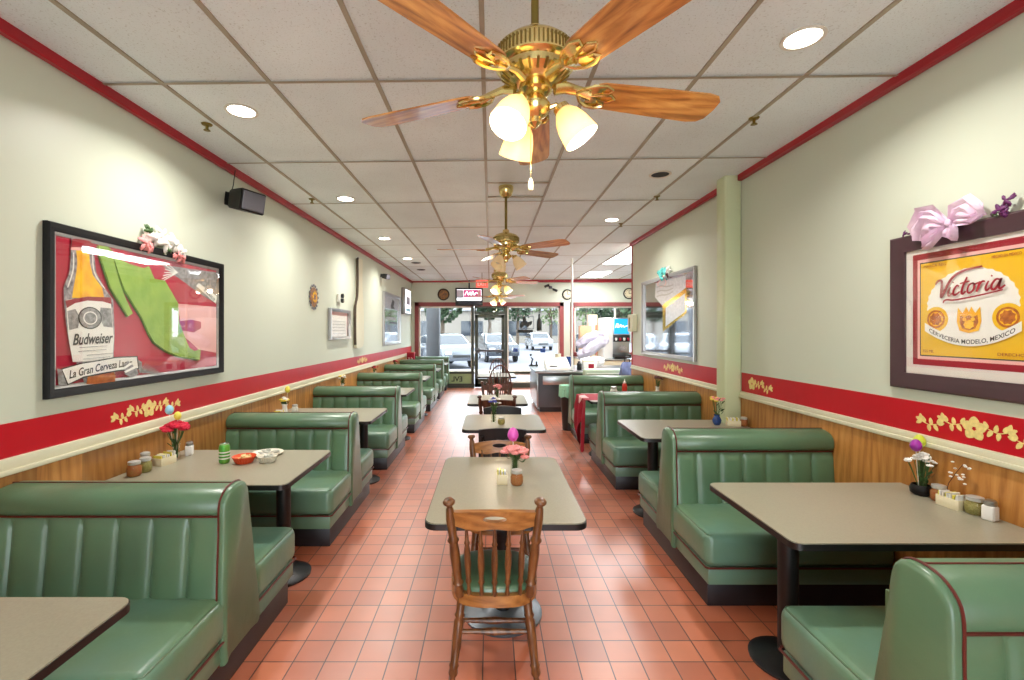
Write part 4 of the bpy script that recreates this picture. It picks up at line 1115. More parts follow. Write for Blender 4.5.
# map relief
main = [(300, 190), (325, 222), (360, 238), (400, 250), (415, 245), (430, 280), (460, 285), (475, 310), (498, 350), (500, 400), (515, 440), (530, 475), (545, 485), (562, 480), (560, 510), (530, 505), (500, 500), (465, 485), (430, 460), (415, 435), (395, 390), (370, 350), (345, 310), (330, 270), (318, 232)]
baja = [(270, 185), (298, 189), (312, 218), (318, 245), (330, 290), (345, 330), (368, 378), (355, 386), (330, 345), (305, 305), (290, 260), (275, 215)]
for sh in (main, baja):
    L = [A.px(C0(*p)) for p in sh]; e = [(p[0] - .006, p[1] - .008) for p in L]
    A.poly(e, 'p_greenedge', True)
    A.plate([L], -.008, m='p_green', M=Matrix.Translation((0, A.lay(), 0)))
A.d = -.0105
# bottle
A.poly([C4(*p) for p in ((116, 50), (190, 50), (196, 108), (208, 120), (216, 190), (256, 262), (284, 300), (290, 430), (286, 520), (292, 600), (288, 636), (170, 636), (140, 560), (112, 500), (95, 400), (86, 300), (84, 250), (108, 190), (114, 110))], 'p_glassy')
A.poly([C4(*p) for p in ((134, 92), (186, 92), (190, 150), (202, 200), (240, 252), (248, 292), (118, 292), (124, 250), (134, 200), (140, 150))], 'p_gold')
A.poly([C4(*p) for p in ((116, 80), (194, 80), (196, 104), (112, 100))], 'p_pink')
A.line([C4(124, 110), C4(122, 180), C4(100, 250)], .008, 'p_white'); A.line([C4(200, 110), C4(208, 190), C4(250, 255)], .008, 'p_white')
A.poly([C4(*p) for p in ((118, 56), (190, 56), (196, 88), (114, 88))], 'p_maroon')
A.poly([C4(*p) for p in ((92, 300), (180, 288), (272, 292), (286, 450), (280, 540), (120, 548), (102, 440))], 'p_white')
A.poly([C4(*p) for p in ((90, 302), (180, 286), (274, 290), (276, 316), (240, 306), (180, 302), (130, 312), (96, 332))], 'p_maroon')
A.poly([C4(*p) for p in ((98, 344), (130, 336), (150, 370), (140, 412), (106, 420))], 'p_grey')
A.poly([C4(*p) for p in ((232, 330), (274, 334), (280, 410), (244, 406), (224, 366))], 'p_grey')
c = A.px(C4(190, 372)); A.poly(ell(c[0], c[1], .075, .062), 'p_black', True); A.poly(ell(c[0], c[1], .068, .056), 'p_grey', True); A.poly(ell(c[0], c[1], .045, .037), 'p_white', True); A.poly(ell(c[0], c[1], .038, .031), 'p_grey', True)
c = A.px(C4(204, 456)); A.write('Budweiser', .085, c[0], c[1] - .026, 'p_black', width=.26, shear=.35, bold=.0015, rot=.03)
for k, (x0, x1) in enumerate(((130, 276), (128, 270), (190, 270), (150, 280))):
    c = A.px(C4((x0 + x1) / 2, 488 + k * 15)); A.line([(c[0] - .09, c[1]), (c[0] + .09, c[1] + .004)], .005, 'p_grey', True, 1)
# ribbon banner
top = [(74, 578), (150, 556), (220, 545), (290, 532), (374, 528)]; bot = [(380, 572), (300, 580), (230, 592), (160, 606), (98, 636)]
A.poly([C4(180, 600), C4(284, 586), C4(290, 606), C4(286, 636), C4(172, 636)], 'p_amber')
A.poly([C4(*p) for p in ((54, 574), (80, 580), (104, 636), (60, 642))], 'p_grey')
A.poly([C4(*p) for p in ((366, 530), (396, 548), (396, 590), (376, 574))], 'p_grey')
A.poly([C4(*p) for p in [(70, 574), (150, 551), (220, 540), (290, 527), (378, 523)] + [(384, 577), (300, 585), (230, 597), (160, 611), (95, 641)]], 'p_black')
A.poly([C4(*p) for p in top + bot], 'p_white')
ca, cb_, cc = A.px(C4(96, 600)), A.px(C4(225, 567)), A.px(C4(360, 548))
Wt = cc[0] - ca[0]; zz = lambda x: None
def bw(x, y):
    u = (x + Wt / 2) / Wt; z = ca[1] * (1 - u) * (1 - 2 * u) + 4 * cb_[1] * u * (1 - u) + cc[1] * u * (2 * u - 1)
    return x, y + z - .022
A.write('La Gran Cerveza Lager', .06, (ca[0] + cc[0]) / 2, 0, 'p_black', width=Wt * .96, shear=.15, bold=.0012, warp=bw)
for k in range(9): A.line([C0(385, 545), C0(405 + 6 * k, 518 + k * 4)], .007, 'p_grey'); 
for k in range(5): A.poly([C0(340, 525 + k * 6), C0(352 + k * 6, 512 + k * 5), C0(366 + k * 4, 526 + k * 6), C0(350 + k * 3, 540 + k * 5)], 'p_white' if k % 2 else 'p_grey')
c = A.px(C0(586, 324)); A.write('Mexico', .05, c[0] - .01, c[1] - .015, 'p_black', width=.15, shear=.2, rot=-.5)
A.build('print', None, t, sharp=20)
MB().box((-PW / 2 + .05, -.0205, -PH / 2 + .05), (PW / 2 - .05, -.0195, PH / 2 - .05)).build('glass', 'poster_glass', t)
# flowers sitting on the frame
def petal_cluster(name, label, cat, side, Y, Z, items, off=.03):
    o = thing(name, label, cat); wall_frame(o, side, Y, Z, off)
    by = {}
    rnd = random.Random(len(items) * 3 + 1)
    for part, m, lst in items:
        for (x, z, r) in lst:
            b = MB()
            for k in range(6):
                a = k * PI / 3 + rnd.random(); 
                M = Matrix.Translation((x, -.01 + rnd.uniform(-.012, .012), z)) @ Matrix.Rotation(-a, 4, 'Y') @ Matrix.Rotation(R(rnd.uniform(10, 35)), 4, 'Z')
                b.ball((0, 0, 0), (r * .55, r * .12, r * .27), 1, M=M @ Matrix.Translation((r * .5, 0, 0)))
            b.ball((x, -.014, z), r * .2, 1)
            b.build(part, m, o, sharp=60)
    return o
def onL(px_, py_, Yc_, Zc_): Y, Z = onwall(px_, py_, XL); return Y - Yc_, Z - Zc_
def onRt(px_, py_, Yc_, Zc_): Y, Z = onwall(px_, py_, XR); return Yc_ - Y, Z - Zc_
Y0, Z0 = onwall(160, 246, XL)
petal_cluster('silk_flowers', 'white and pink silk flower spray fixed on top of the large red poster frame', 'flowers', 'L', Y0, Z0, [
    ('white_blossom', 'petal_white', [onL(148, 238, Y0, Z0) + (.085,), onL(158, 243, Y0, Z0) + (.09,), onL(168, 244, Y0, Z0) + (.085,), onL(155, 234, Y0, Z0) + (.06,), onL(176, 252, Y0, Z0) + (.06,)]),
    ('pink_blossom', 'petal_pink', [onL(138, 243, Y0, Z0) + (.06,), onL(144, 248, Y0, Z0) + (.05,), onL(177, 258, Y0, Z0) + (.055,), onL(171, 255, Y0, Z0) + (.04,)]),
    ('leaf_spray', 'stem_green', [onL(143, 231, Y0, Z0) + (.05,), onL(162, 251, Y0, Z0) + (.04,)])], .04)

# right label poster
Yc, Zc, S = 2.24, 1.7215, .856
t = poster_root('framed_sign', 'dark wood framed yellow beer label sign on the right wall', 'sign', 'R', Yc, Zc)
b = MB(); b0 = frame_mesh(b, S, S, .088, .03); b.build('frame', 'dark_frame', t, sharp=30)
A = Art(XR, Yc, Zc, -1)
dz0 = 1.7335 - Zc
h = S / 2 - .08; A.rect(-h, h, -h, h, 'mat_white')
A.rect(-.300, .300, dz0 - .302, dz0 + .302, 'p_maroon'); A.rect(-.272, .272, dz0 - .27, dz0 + .27, 'p_pink')
A.rect(-.258, .258, dz0 - .253, dz0 + .253, 'p_black'); A.rect(-.252, .252, dz0 - .247, dz0 + .247, 'p_yellow')
A.poly(ell(0, dz0 + .015, .212, .175, 64, .03), 'p_white', True)
def medal(cx, cz_, r):
    A.poly(ell(cx, cz_, r * 1.35, r * 1.35, 30), 'p_yellow', True)
    A.poly(ell(cx, cz_, r, r, 30), 'p_orange', True); A.poly(ell(cx, cz_, r * .78, r * .78, 30), 'p_gold', True); A.poly(ell(cx, cz_, r * .6, r * .6, 16, .25), 'p_orange', True)
medal(-.168, dz0 - .055, .048); medal(.168, dz0 - .055, .048)
# crown-like emblem
A.poly([(-.052, dz0 - .0), (-.03, dz0 - .03), (-.012, dz0 + .002), (0, dz0 - .025), (.012, dz0 + .002), (.03, dz0 - .03), (.052, dz0 + .0), (.058, dz0 - .07), (.045, dz0 - .115), (0, dz0 - .128), (-.045, dz0 - .115), (-.058, dz0 - .07)], 'p_gold', True)
A.poly([(-.04, dz0 - .04), (-.02, dz0 - .05), (0, dz0 - .04), (.02, dz0 - .05), (.04, dz0 - .04), (.044, dz0 - .075), (.03, dz0 - .105), (0, dz0 - .115), (-.03, dz0 - .105), (-.044, dz0 - .075)], 'p_orange', True)
A.poly(ell(0, dz0 - .085, .022, .02, 14, .2), 'p_gold', True); A.poly(ell(-.02, dz0 - .06, .01, .01, 10), 'p_gold', True); A.poly(ell(.02, dz0 - .06, .01, .01, 10), 'p_gold', True)
# white ribbon with the brewery line
rb = lambda u, o: (u * .225, dz0 - .17 + .075 * u * u + o)
A.poly([rb(k / 10, .022) for k in range(-10, 11)] + [rb(k / 10, -.022) for k in range(10, -11, -1)], 'p_white', True)
A.write('CERVECERIA MODELO, MEXICO', .03, 0, 0, 'p_black', width=.40, bold=.0004, warp=lambda x, y: (x, y + dz0 - .181 + .075 * (x / .225) ** 2))
for st, x, z in (('HECHO EN MEXICO', .165, dz0 + .222), ('MARCA REG', -.17, dz0 + .222), ('355 ML', -.205, dz0 - .232), ('DERECHOS', .19, dz0 - .232)):
    A.write(st, .02, x, z, 'p_maroon', width=.12 if len(st) > 7 else .06)
# hand drawn script
k = .0258; ox, oz = -.165, dz0 + .058
def sc(p, sl=.42): return (ox + (p[0] + sl * p[1] * .35) * k * 2.08, oz + p[1] * k * 1.8 + p[0] * .0035)
strokes = [([(-.2, 1.5), (.0, 1.85), (.35, 1.8), (.45, 1.3), (.5, .5), (.6, -.05), (.85, .7), (1.15, 1.6), (1.7, 2.25), (2.6, 2.55), (3.9, 2.6)], .013),
    ([(1.35, .95), (1.2, .35), (1.32, 0), (1.6, .25)], .010), ([(1.48, 1.38), (1.56, 1.46)], .012),
    ([(2.15, .85), (1.95, 1.0), (1.72, .6), (1.72, .15), (1.95, 0), (2.3, .3)], .010),
    ([(2.75, 1.75), (2.52, .8), (2.48, .2), (2.62, 0), (2.85, .25)], .011), ([(2.2, 1.15), (3.05, 1.25)], .009),
    ([(3.35, 1.0), (3.05, .8), (3.0, .2), (3.25, 0), (3.52, .3), (3.52, .8), (3.35, 1.0), (3.55, .85), (3.85, .95)], .010),
    ([(3.95, 1.05), (3.92, .5), (3.82, 0)], .012), ([(3.92, .6), (4.15, 1.0), (4.4, .95)], .009),
    ([(4.7, .95), (4.55, .35), (4.67, 0), (4.9, .25)], .010), ([(4.85, 1.38), (4.93, 1.46)], .012),
    ([(5.6, .9), (5.3, 1.0), (5.05, .6), (5.05, .15), (5.3, 0), (5.55, .4), (5.7, 1.0), (5.62, .3), (5.75, 0), (6.1, .3)], .011),
    ([(.95, -.75), (1.0, -.5), (1.25, -.42), (1.9, -.55), (3.0, -.5), (4.6, -.35), (6.0, -.15)], .008)]
for pts, wd in strokes: A.line([sc(p) for p in pts], wd, 'p_maroon', True, 6)
A.build('print', None, t, sharp=20)
MB().box((-h, -.0135, -h), (h, -.0125, h)).build('glass', 'poster_glass', t)
# ribbon bow
Y0, Z0 = onwall(957, 222, XR)
o = thing('ribbon_bow', 'pale lilac organza bow pinned on top of the dark wooden sign frame', 'bow'); wall_frame(o, 'R', Y0, Z0, .035)
def loop(b, px_pts, wd, m=None, seed=0):
    pts = [onRt(p[0], p[1], Y0, Z0) for p in px_pts]; P = []
    n = len(pts); rings = []
    bb = bmesh.new(); rnd = random.Random(seed)
    for i, p in enumerate(pts):
        a = Vector(pts[min(i + 1, n - 1)]) - Vector(pts[max(0, i - 1)]); nr = Vector((-a.y, a.x)).normalized(); ww = wd[i]
        rings.append([bb.verts.new((p[0] + nr.x * ww * (j / 4 - 1), -.01 - .018 * math.sin(j * 1.9 + i) - .03 * math.sin(PI * i / (n - 1)), p[1] + nr.y * ww * (j / 4 - 1))) for j in range(9)])
    for a, c in zip(rings, rings[1:]):
        for j in range(8): bb.faces.new([a[j], a[j + 1], c[j + 1], c[j]])
    bmesh.ops.subdivide_edges(bb, edges=bb.edges[:], cuts=1, smooth=.6, use_grid_fill=True)
    b.merge(bb, m)
b = MB(); loop(b, [(960, 225), (948, 219), (938, 221), (930, 231), (928, 241)], [.012, .05, .075, .07, .05], seed=1); loop(b, [(960, 225), (945, 212), (936, 214), (932, 226)], [.01, .04, .05, .04], seed=5); b.build('left_loop', 'petal_lilac', o, sharp=80)
b = MB(); loop(b, [(960, 222), (968, 209), (979, 204), (986, 210), (988, 217)], [.012, .035, .05, .045, .03], seed=2); loop(b, [(962, 224), (972, 220), (984, 219), (990, 213)], [.012, .03, .03, .015], seed=6); b.build('right_loop', 'petal_lilac', o, sharp=80)
b = MB(); loop(b, [(962, 222), (965, 230), (964, 237), (962, 240)], [.014, .028, .026, .012], seed=3); loop(b, [(958, 224), (950, 234), (940, 243), (932, 248)], [.012, .028, .03, .018], seed=4); b.build('tails', 'petal_lilac', o, sharp=80)
MB().ball((onRt(961, 223, Y0, Z0)[0], -.03, onRt(961, 223, Y0, Z0)[1]), (.016, .014, .02), 2).build('knot', 'petal_lilac', o)
petal_cluster('silk_flowers', 'dark purple silk flowers at the right end of the lilac bow', 'flowers', 'R', *onwall(1010, 207, XR), [
    ('purple_blossom', 'petal_purple', [onRt(1008, 210, *onwall(1010, 207, XR)) + (.04,), onRt(1016, 200, *onwall(1010, 207, XR)) + (.035,), onRt(1011, 213, *onwall(1010, 207, XR)) + (.03,)]),
    ('stem', 'stem_green', [onRt(1002, 214, *onwall(1010, 207, XR)) + (.02,)])], .03)
petal_cluster('silk_flowers', 'tiny dark purple flowers at the left end of the lilac bow', 'flowers', 'R', *onwall(918, 235, XR), [
    ('purple_blossom', 'petal_purple', [onRt(912, 234, *onwall(918, 235, XR)) + (.022,), onRt(925, 230, *onwall(918, 235, XR)) + (.028,), onRt(920, 236, *onwall(918, 235, XR)) + (.018,)])], .03)

# mirror picture on the right beyond the pilaster
Yc, Zc, PW, PH = 6.12, 1.815, 1.81, 1.10
t = poster_root('bar_mirror', 'large framed mirror with a gold diagonal band on the right wall past the pilaster', 'mirror', 'R', Yc, Zc)
b = MB(); frame_mesh(b, PW, PH, .045, .04); b.build('frame', 'silver_frame', t, sharp=30)
A = Art(XR, Yc, Zc, -1)
def C7(x, y): return (640 + x / 6.483, 260 + y / 6.483)
A.rect(-PW / 2 + .03, PW / 2 - .03, -PH / 2 + .03, PH / 2 - .03, 'mirror')
A.poly([C7(105, 150), C7(300, 100), C7(300, 180), C7(150, 300), C7(100, 240)], 'mirror_etch')
A.poly([C7(150, 290), C7(305, 180), C7(305, 345), C7(150, 465)], 'mirror_gold')
A.poly([C7(170, 310), C7(296, 215), C7(296, 335), C7(170, 430)], 'mirror_etch')
c = A.px(C7(145, 150)); A.poly(ell(c[0], c[1], .16, .055), 'p_pink', True); A.poly(ell(c[0], c[1], .14, .045), 'mirror_etch', True)
for k in range(3): A.line([C7(112, 178 + 30 * k), C7(140, 168 + 30 * k), C7(180, 172 + 26 * k), C7(220, 160 + 22 * k)], .02, 'silver_frame')
A.build('mirror_face', None, t, sharp=20)
Y0, Z0 = onwall(665, 272, XR)
petal_cluster('silk_flowers', 'turquoise and white silk flower on top of the bar mirror frame', 'flowers', 'R', Y0, Z0, [
    ('teal_blossom', 'petal_teal', [onRt(662, 273, Y0, Z0) + (.10,), onRt(667, 272, Y0, Z0) + (.09,), onRt(664, 277, Y0, Z0) + (.07,)]),
    ('white_blossom', 'petal_white', [onRt(671, 270, Y0, Z0) + (.07,)]), ('leaf_spray', 'petal_dark', [onRt(670, 275, Y0, Z0) + (.05,)])], .04)

# smaller things on the left wall
Yc, Zc = 6.745, 1.715
t = poster_root('framed_certificate', 'small framed certificate on the left wall above the booths', 'picture', 'L', Yc, Zc)
b = MB(); frame_mesh(b, .87, .45, .045, .05); b.build('frame', 'silver_frame', t, sharp=30)
A = Art(XL, Yc, Zc, 1); A.rect(-.42, .42, -.21, .21, 'p_pink'); A.rect(-.37, .37, -.2, .13, 'petal_white')
for k in range(5): A.rect(-.28, .28, -.14 + k * .045, -.135 + k * .045, 'p_grey')
A.build('certificate', None, t, sharp=20)
MB().box((-.4, -.0255, -.19), (.4, -.0245, .19)).build('glass', 'poster_glass', t)
o = poster_root('round_plaque', 'round decorated clay plaque hanging on the left wall', 'plaque', 'L', 5.78, 2.045)
MB().lathe([(0, 0), (.12, 0), (.125, .01), (.1, .014), (.05, .022), (0, .024)], 30, (0, 0, 0), (0, -1, 0)).build('disc', 'clay', o)
b = MB()
for k in range(16): a = 2 * PI * k / 16; b.ball((.135 * math.cos(a), -.01, .15 * math.sin(a)), (.018, .01, .018), 1)
b.build('beaded_rim', 'grille', o)
b = MB()
for k in range(8): a = 2 * PI * k / 8; b.ball((.055 * math.cos(a), -.022, .055 * math.sin(a)), (.02, .006, .02), 1)
b.build('relief', 'p_gold', o)
o = poster_root('emergency_light', 'small twin black emergency lamp above the certificate', 'lamp', 'L', 6.75, 2.10)
MB().box((-.08, -.04, -.06), (.08, 0, .06), bev=.008).build('housing', 'white_plastic', o)
for s in (-1, 1): MB().lathe([(.0, 0), (.03, 0), (.036, .03), (.03, .034), (0, .03)], 16, (0, -.04, s * .036), (0, -1, 0)).build('lamp_head', 'black_plastic', o)
# long wooden paddle
Ya, Yb_ = 7.42, 7.95
t = poster_root('wooden_paddle', 'tall pale wooden paddle board hanging upright on the left wall', 'paddle', 'L', 7.68, 2.09)
def pz(py): return HC + (V0 - py) * 7.6 / F - 2.09
ol = [(-.02, .74), (.14, .74), (.16, .70), (.15, .3), (.20, .0), (.24, -.3), (.24, -.62), (.16, -.74), (-.12, -.76), (-.2, -.7), (-.22, -.3), (-.20, -.05), (-.1, .1), (-.07, .4), (-.08, .70)]
b = MB(); b.plate([smooth_poly(ol, 3)], -.05); b.build('board', 'rail_paint', t, sharp=30)
b = MB(); b.tube([(p[0], -.03, p[1]) for p in smooth_poly(ol, 3)[27:45]], .022, 6); b.build('bark_edge', 'bark', t)
Yc, Zc, PW, PH = 10.35, 1.88, 1.75, 1.15
t = poster_root('wall_mirror', 'tall framed advertising mirror on the far left wall', 'mirror', 'L', Yc, Zc)
b = MB(); frame_mesh(b, PW, PH, .07, .05); b.build('frame', 'silver_frame', t, sharp=30)
A = Art(XL, Yc, Zc, 1); A.rect(-PW / 2 + .05, PW / 2 - .05, -PH / 2 + .05, PH / 2 - .05, 'mirror')
A.rect(-.8, .8, .22, .5, 'mirror_etch'); A.poly([(-.1, .3), (.1, .46), (.3, .42), (.2, .3), (.35, .25), (-.05, .24)], 'p_black', True)
A.rect(-.5, .4, -.02, .05, 'p_grey'); A.rect(-.2, .6, -.1, -.06, 'p_black'); A.build('mirror_face', None, t, sharp=20)
t = poster_root('light_box', 'pale blue lit beer sign box high on the far left wall', 'sign', 'L', 11.9, 2.38)
MB().box((-.42, -.1, -.34), (.42, 0, .34), bev=.02).build('housing', 'silver_frame', t)
A = Art(XL, 11.9, 2.38, 1); A.d = -.101; A.rect(-.38, .38, -.3, .3, 'screen_white'); A.rect(-.25, .25, -.08, .12, 'bundle_lilac'); A.rect(-.3, .3, -.26, -.18, 'egg_blue'); A.build('sign_face', None, t, sharp=20)

# speakers
def speaker(loc, rot, label, sc_=1.):
    t = thing('wall_speaker', label, 'speaker', loc); t.rotation_euler = rot; t.scale = (sc_,) * 3
    # local +x is the front
    b = MB(); bb = bmesh.new(); rings = []
    for x, wy, wz in ((-.16, .05, .055), (-.13, .075, .075), (0, .105, .085), (.07, .12, .088)):
        rings.append([bb.verts.new((x, sy * wy, sz * wz)) for sy, sz in ((-1, -1), (1, -1), (1, 1), (-1, 1))])
    for a, c in zip(rings, rings[1:]):
        for i in range(4): bb.faces.new([a[i], a[(i + 1) % 4], c[(i + 1) % 4], c[i]])
    bb.faces.new(rings[0]); bb.faces.new(rings[-1]); bmesh.ops.recalc_face_normals(bb, faces=bb.faces[:])
    bmesh.ops.bevel(bb, geom=bb.edges[:], offset=.008, segments=2, affect='EDGES'); b.merge(bb); b.build('cabinet', 'black_plastic', t)
    MB().box((.068, -.105, -.074), (.078, .105, .074), bev=.01, seg=3).build('grille', 'grille', t)
    b = MB(); b.tube([(-.12, 0, 0), (-.2, 0, .02)], .016, 10); b.box((-.215, -.05, -.05), (-.2, .05, .06), bev=.004); b.build('bracket', 'black_plastic', t)
    return t
speaker((-2.035, 3.82, 2.70), (0, R(10), R(-22)), 'black speaker on a bracket high on the left wall above the red poster')
speaker((-2.11, 9.25, 2.72), (0, R(12), R(-20)), 'far black speaker high on the left wall near the tall mirror', .6)
t = MB().tube([(-2.21, 3.86, 2.74), (-2.2, 3.9, 2.86), (-2.2, 3.93, 3.0)], .004, 6).build('speaker_wire', 'black_plastic'); tag(t, 'thin black wire running from the near speaker to the ceiling', 'wire')

# ------------------------------------------------------------ street wall things
def on_front(px_, py_, y=YB): return ((px_ - U0) * y / F, HC + (V0 - py_) * y / F)
x, z = on_front(469, 296.6, 12.7)
t = thing('wall_television', 'flat television showing a magenta picture above the street window', 'television', (x, 12.80, z))
MB().box((-.385, -.04, -.25), (.385, .03, .25), bev=.01).build('bezel', 'black_plastic', t)
A = Art(0, 0, 0, 1); A.d = -.041
A.rect(-.345, .345, -.185, .205, 'screen_white'); A.rect(-.345, -.16, -.03, .19, 'bundle_lilac'); A.rect(-.15, .33, -.01, .19, 'screen_magenta'); A.rect(-.345, .345, -.205, -.11, 'screen_dark')
A.line([(-.12, .04), (-.06, .15), (-.02, .05), (.03, .13), (.06, .04), (.1, .15), (.14, .05), (.2, .12), (.26, .06)], .03, 'screen_white', True); A.rect(.24, .30, .02, .18, 'p_pink')
A.build('screen', None, t, sharp=20)
MB().tube([(0, .02, .2), (0, .05, .45), (0, .03, .62)], .02, 8).build('mount', 'black_metal', t)
x, z = on_front(482, 284, 11.2)
t = thing('exit_sign', 'small red exit sign hanging from the ceiling before the street door', 'sign', (x, 11.2, z))
MB().box((-.15, -.025, -.09), (.15, .025, .10), bev=.006).build('housing', 'exit_red', t)
b = MB(); b.text('EXIT', .13, M=Matrix.Translation((0, -.0275, -.045)), width=.22, bold=.002); b.build('lettering', 'petal_white', t)
MB().tube([(0, 0, .1), (0, 0, cz(x) - z)], .008, 6).build('hanger', 'tbar', t)
def disc(px_, py_, r, name, label, m1, m2, cat, hands=False):
    x, z = on_front(px_, py_, 12.93); t = thing(name, label, cat, (x, 12.945, z))
    MB().lathe([(0, 0), (r, 0), (r, .02), (r * .9, .03), (r * .82, .02), (r * .8, .012), (0, .012)], 30, (0, 0, 0), (0, -1, 0)).build('rim', m1, t)
    b = MB(); b.lathe([(0, .012), (r * .78, .012), (r * .76, .016), (0, .018)], 26, (0, 0, 0), (0, -1, 0), caps=False); b.build('face', m2, t)
    b = MB()
    if hands: b.box((-.006, -.024, 0), (.006, -.02, r * .6)); b.box((0, -.024, -.006), (r * .45, -.02, .006))
    for k in range(12): a = PI * k / 6; b.ball((r * .62 * math.cos(a), -.018, r * .62 * math.sin(a)), (.012, .005, .012), 1)
    b.build('hands' if hands else 'relief', 'black_plastic' if hands else 'brass_dark', t)
disc(443.5, 294.5, .17, 'round_plaque', 'round dark carved plaque left of the television', 'bark', 'clay', 'plaque')
disc(567.5, 294.5, .15, 'wall_clock', 'round dark rimmed clock between the two street windows', 'black_plastic', 'cream', 'clock', True)
disc(629, 293.5, .16, 'wall_clock', 'round dark clock half hidden at the end of the right wall', 'black_plastic', 'cream', 'clock', True)
x, z = on_front(551, 287, 12.8)
t = thing('security_camera', 'small twin spot fixture above the right street window', 'camera', (x, 12.945, z))
MB().box((-.05, -.03, -.04), (.05, 0, .04), bev=.006).build('base', 'steel_dark', t)
b = MB()
for s, dz in ((-1, .06), (1, -.06)): b.cyl((0, -.03, 0), (s * .1, -.1, dz), .008, segs=8); b.cyl((s * .06, -.1, dz), (s * .17, -.16, dz - .05), .035, segs=14)
b.build('lamp_heads', 'black_plastic', t)

# hanging window signs
x, z = on_front(525, 324)
t = thing('window_sign', 'dark rider silhouette sign hanging in the right street window', 'sign', (x, YB - .06, z))
b = MB(); rect_frame(b, -.25, .25, -.14, .22, .02, 0, .02); b.build('sign_frame', 'steel_dark', t)
b = MB(); b.plate([smooth_poly([(-.16, -.06), (-.12, .05), (-.06, .07), (-.08, .17), (-.02, .2), (.03, .12), (.02, .05), (.1, .06), (.2, .08), (.17, -.02), (.1, -.06), (.08, -.11), (.02, -.05), (-.05, -.06), (-.1, -.12)], 3)], .02); b.build('silhouette', 'paint_black', t)
MB().box((-.22, 0, -.25), (.22, .02, -.16), bev=.008).build('lower_plate', 'paint_black', t)
b = MB(); b.tube([(-.2, .01, .22), (-.2, .01, WT - z)], .004, 5); b.tube([(.2, .01, .22), (.2, .01, WT - z)], .004, 5); b.build('chains', 'steel_dark', t)
x, z = on_front(539, 323)
t = thing('window_sign', 'dark bottle shaped sign hanging right of the rider sign', 'sign', (x, YB - .06, z))
MB().lathe([(.06, -.22), (.075, -.2), (.075, .05), (.03, .14), (.03, .25), (0, .26)], 16).build('bottle_shape', 'paint_black', t); MB().tube([(0, 0, .25), (0, 0, WT - z)], .004, 5).build('chain', 'steel_dark', t)
for px_, py_, lb in ((515.5, 350, 'small square dark blue sticker low in the right street window'), (543, 350.5, 'dark blue sticker at the right of the right street window')):
    x, z = on_front(px_, py_); o = MB().box((-.07, 0, -.055), (.07, .008, .055), bev=.003).build('window_sticker', 'blue_glass', loc=(x, YB + .035, z)); tag(o, lb, 'sticker', 'window stickers')

# ------------------------------------------------------------ serving counter and what is on it
t = thing('serving_counter', 'stainless steel serving counter beyond the right booths', 'counter', (.92, 9.05, 0))
MB().box((0.02, .02, .1), (2.6, 1.5, .78)).build('body', 'steel_dark', t)
MB().box((0.06, .06, 0), (2.5, 1.45, .1)).build('toe_kick', 'plinth_black', t)
MB().box((0, 0, .1), (.03, 1.52, .78), bev=.004).build('side_panel', 'steel', t)
MB().box((-.03, -.04, .78), (2.62, 1.55, .82), bev=.008).build('countertop', 'steel', t)
MB().box((.12, -.002, .55), (1.3, .022, .72), bev=.004).build('upper_panel', 'steel', t)
CX, CY, CZ = .92, 9.05, .82
def on_counter(px_, y): return (px_ - U0) * y / F
t = thing('sloped_menu_stand', 'white sloped stand with paper on the steel counter end', 'stand', (on_counter(556, 9.5), 9.5, CZ))
b = MB(); bb = bmesh.new(); v = [bb.verts.new(p) for p in ((-.22, -.28, 0), (.26, -.28, 0), (.26, .3, 0), (-.22, .3, 0), (-.22, -.28, .03), (.26, -.28, .05), (.26, .3, .24), (-.22, .3, .2))]
for f in ((0, 3, 2, 1), (4, 5, 6, 7), (0, 1, 5, 4), (1, 2, 6, 5), (2, 3, 7, 6), (3, 0, 4, 7)): bb.faces.new([v[i] for i in f])
b.merge(bb); b.build('wedge', 'white_plastic', t, sharp=20); MB().box((-.15, -.2, .07), (.0, -.12, .085)).build('black_clip', 'black_plastic', t)
def cup(px_, y, r, h, m, label, name='paper_cup', cat='cup'):
    t = thing(name, label, cat, (on_counter(px_, y), y, CZ), 0)
    MB().lathe([(r * .75, 0), (r, h), (r * .94, h), (r * .7, .006), (0, .006)], 20, caps=False).build('body', m, t)
    MB().lathe([(r * 1.03, h), (r * 1.03, h + .008), (r * .9, h + .008), (r * .9, h)], 20, caps=False).build('rim', 'white_plastic', t)
cup(558, 10.25, .07, .28, 'cream', 'tall cream cup stack on the counter behind the sloped stand')
cup(563, 10.0, .06, .22, 'white_plastic', 'white cup stack on the counter right of the cream one')
cup(569, 9.98, .06, .24, 'blue_glass', 'dark blue tumbler on the counter beside the white pole', 'tumbler', 'tumbler')
t = thing('desk_figure', 'small dark figure ornament standing on the counter near the window', 'ornament', (on_counter(533, 10.4), 10.4, CZ))
b = MB(); b.box((-.1, -.04, 0), (.12, .04, .03), bev=.01); b.build('base', 'black_plastic', t)
b = MB(); b.tube([(-.04, 0, .02), (-.02, 0, .12), (.0, 0, .17)], .018, 8); b.ball((-.05, 0, .25), .028, 2); b.tube([(0, 0, .14), (-.05, 0, .2)], .014, 6); b.tube([(.08, 0, .03), (.08, 0, .1)], .02, 8); b.build('figure', 'black_plastic', t)
t = thing('white_pole', 'thin white conduit pole rising from the counter to the ceiling', 'pole', (on_counter(572, 9.12), 9.12, CZ))
MB().cyl((0, 0, 0), (0, 0, cz(1.63) - CZ - .01), .022, segs=14).build('pipe', 'white_plastic', t); MB().lathe([(.05, 0), (.05, .015), (.024, .02)], 16).build('flange', 'steel', t)
t = thing('napkin_dispenser', 'white box with a dark red square on the counter', 'dispenser', (on_counter(589, 9.3), 9.3, CZ))
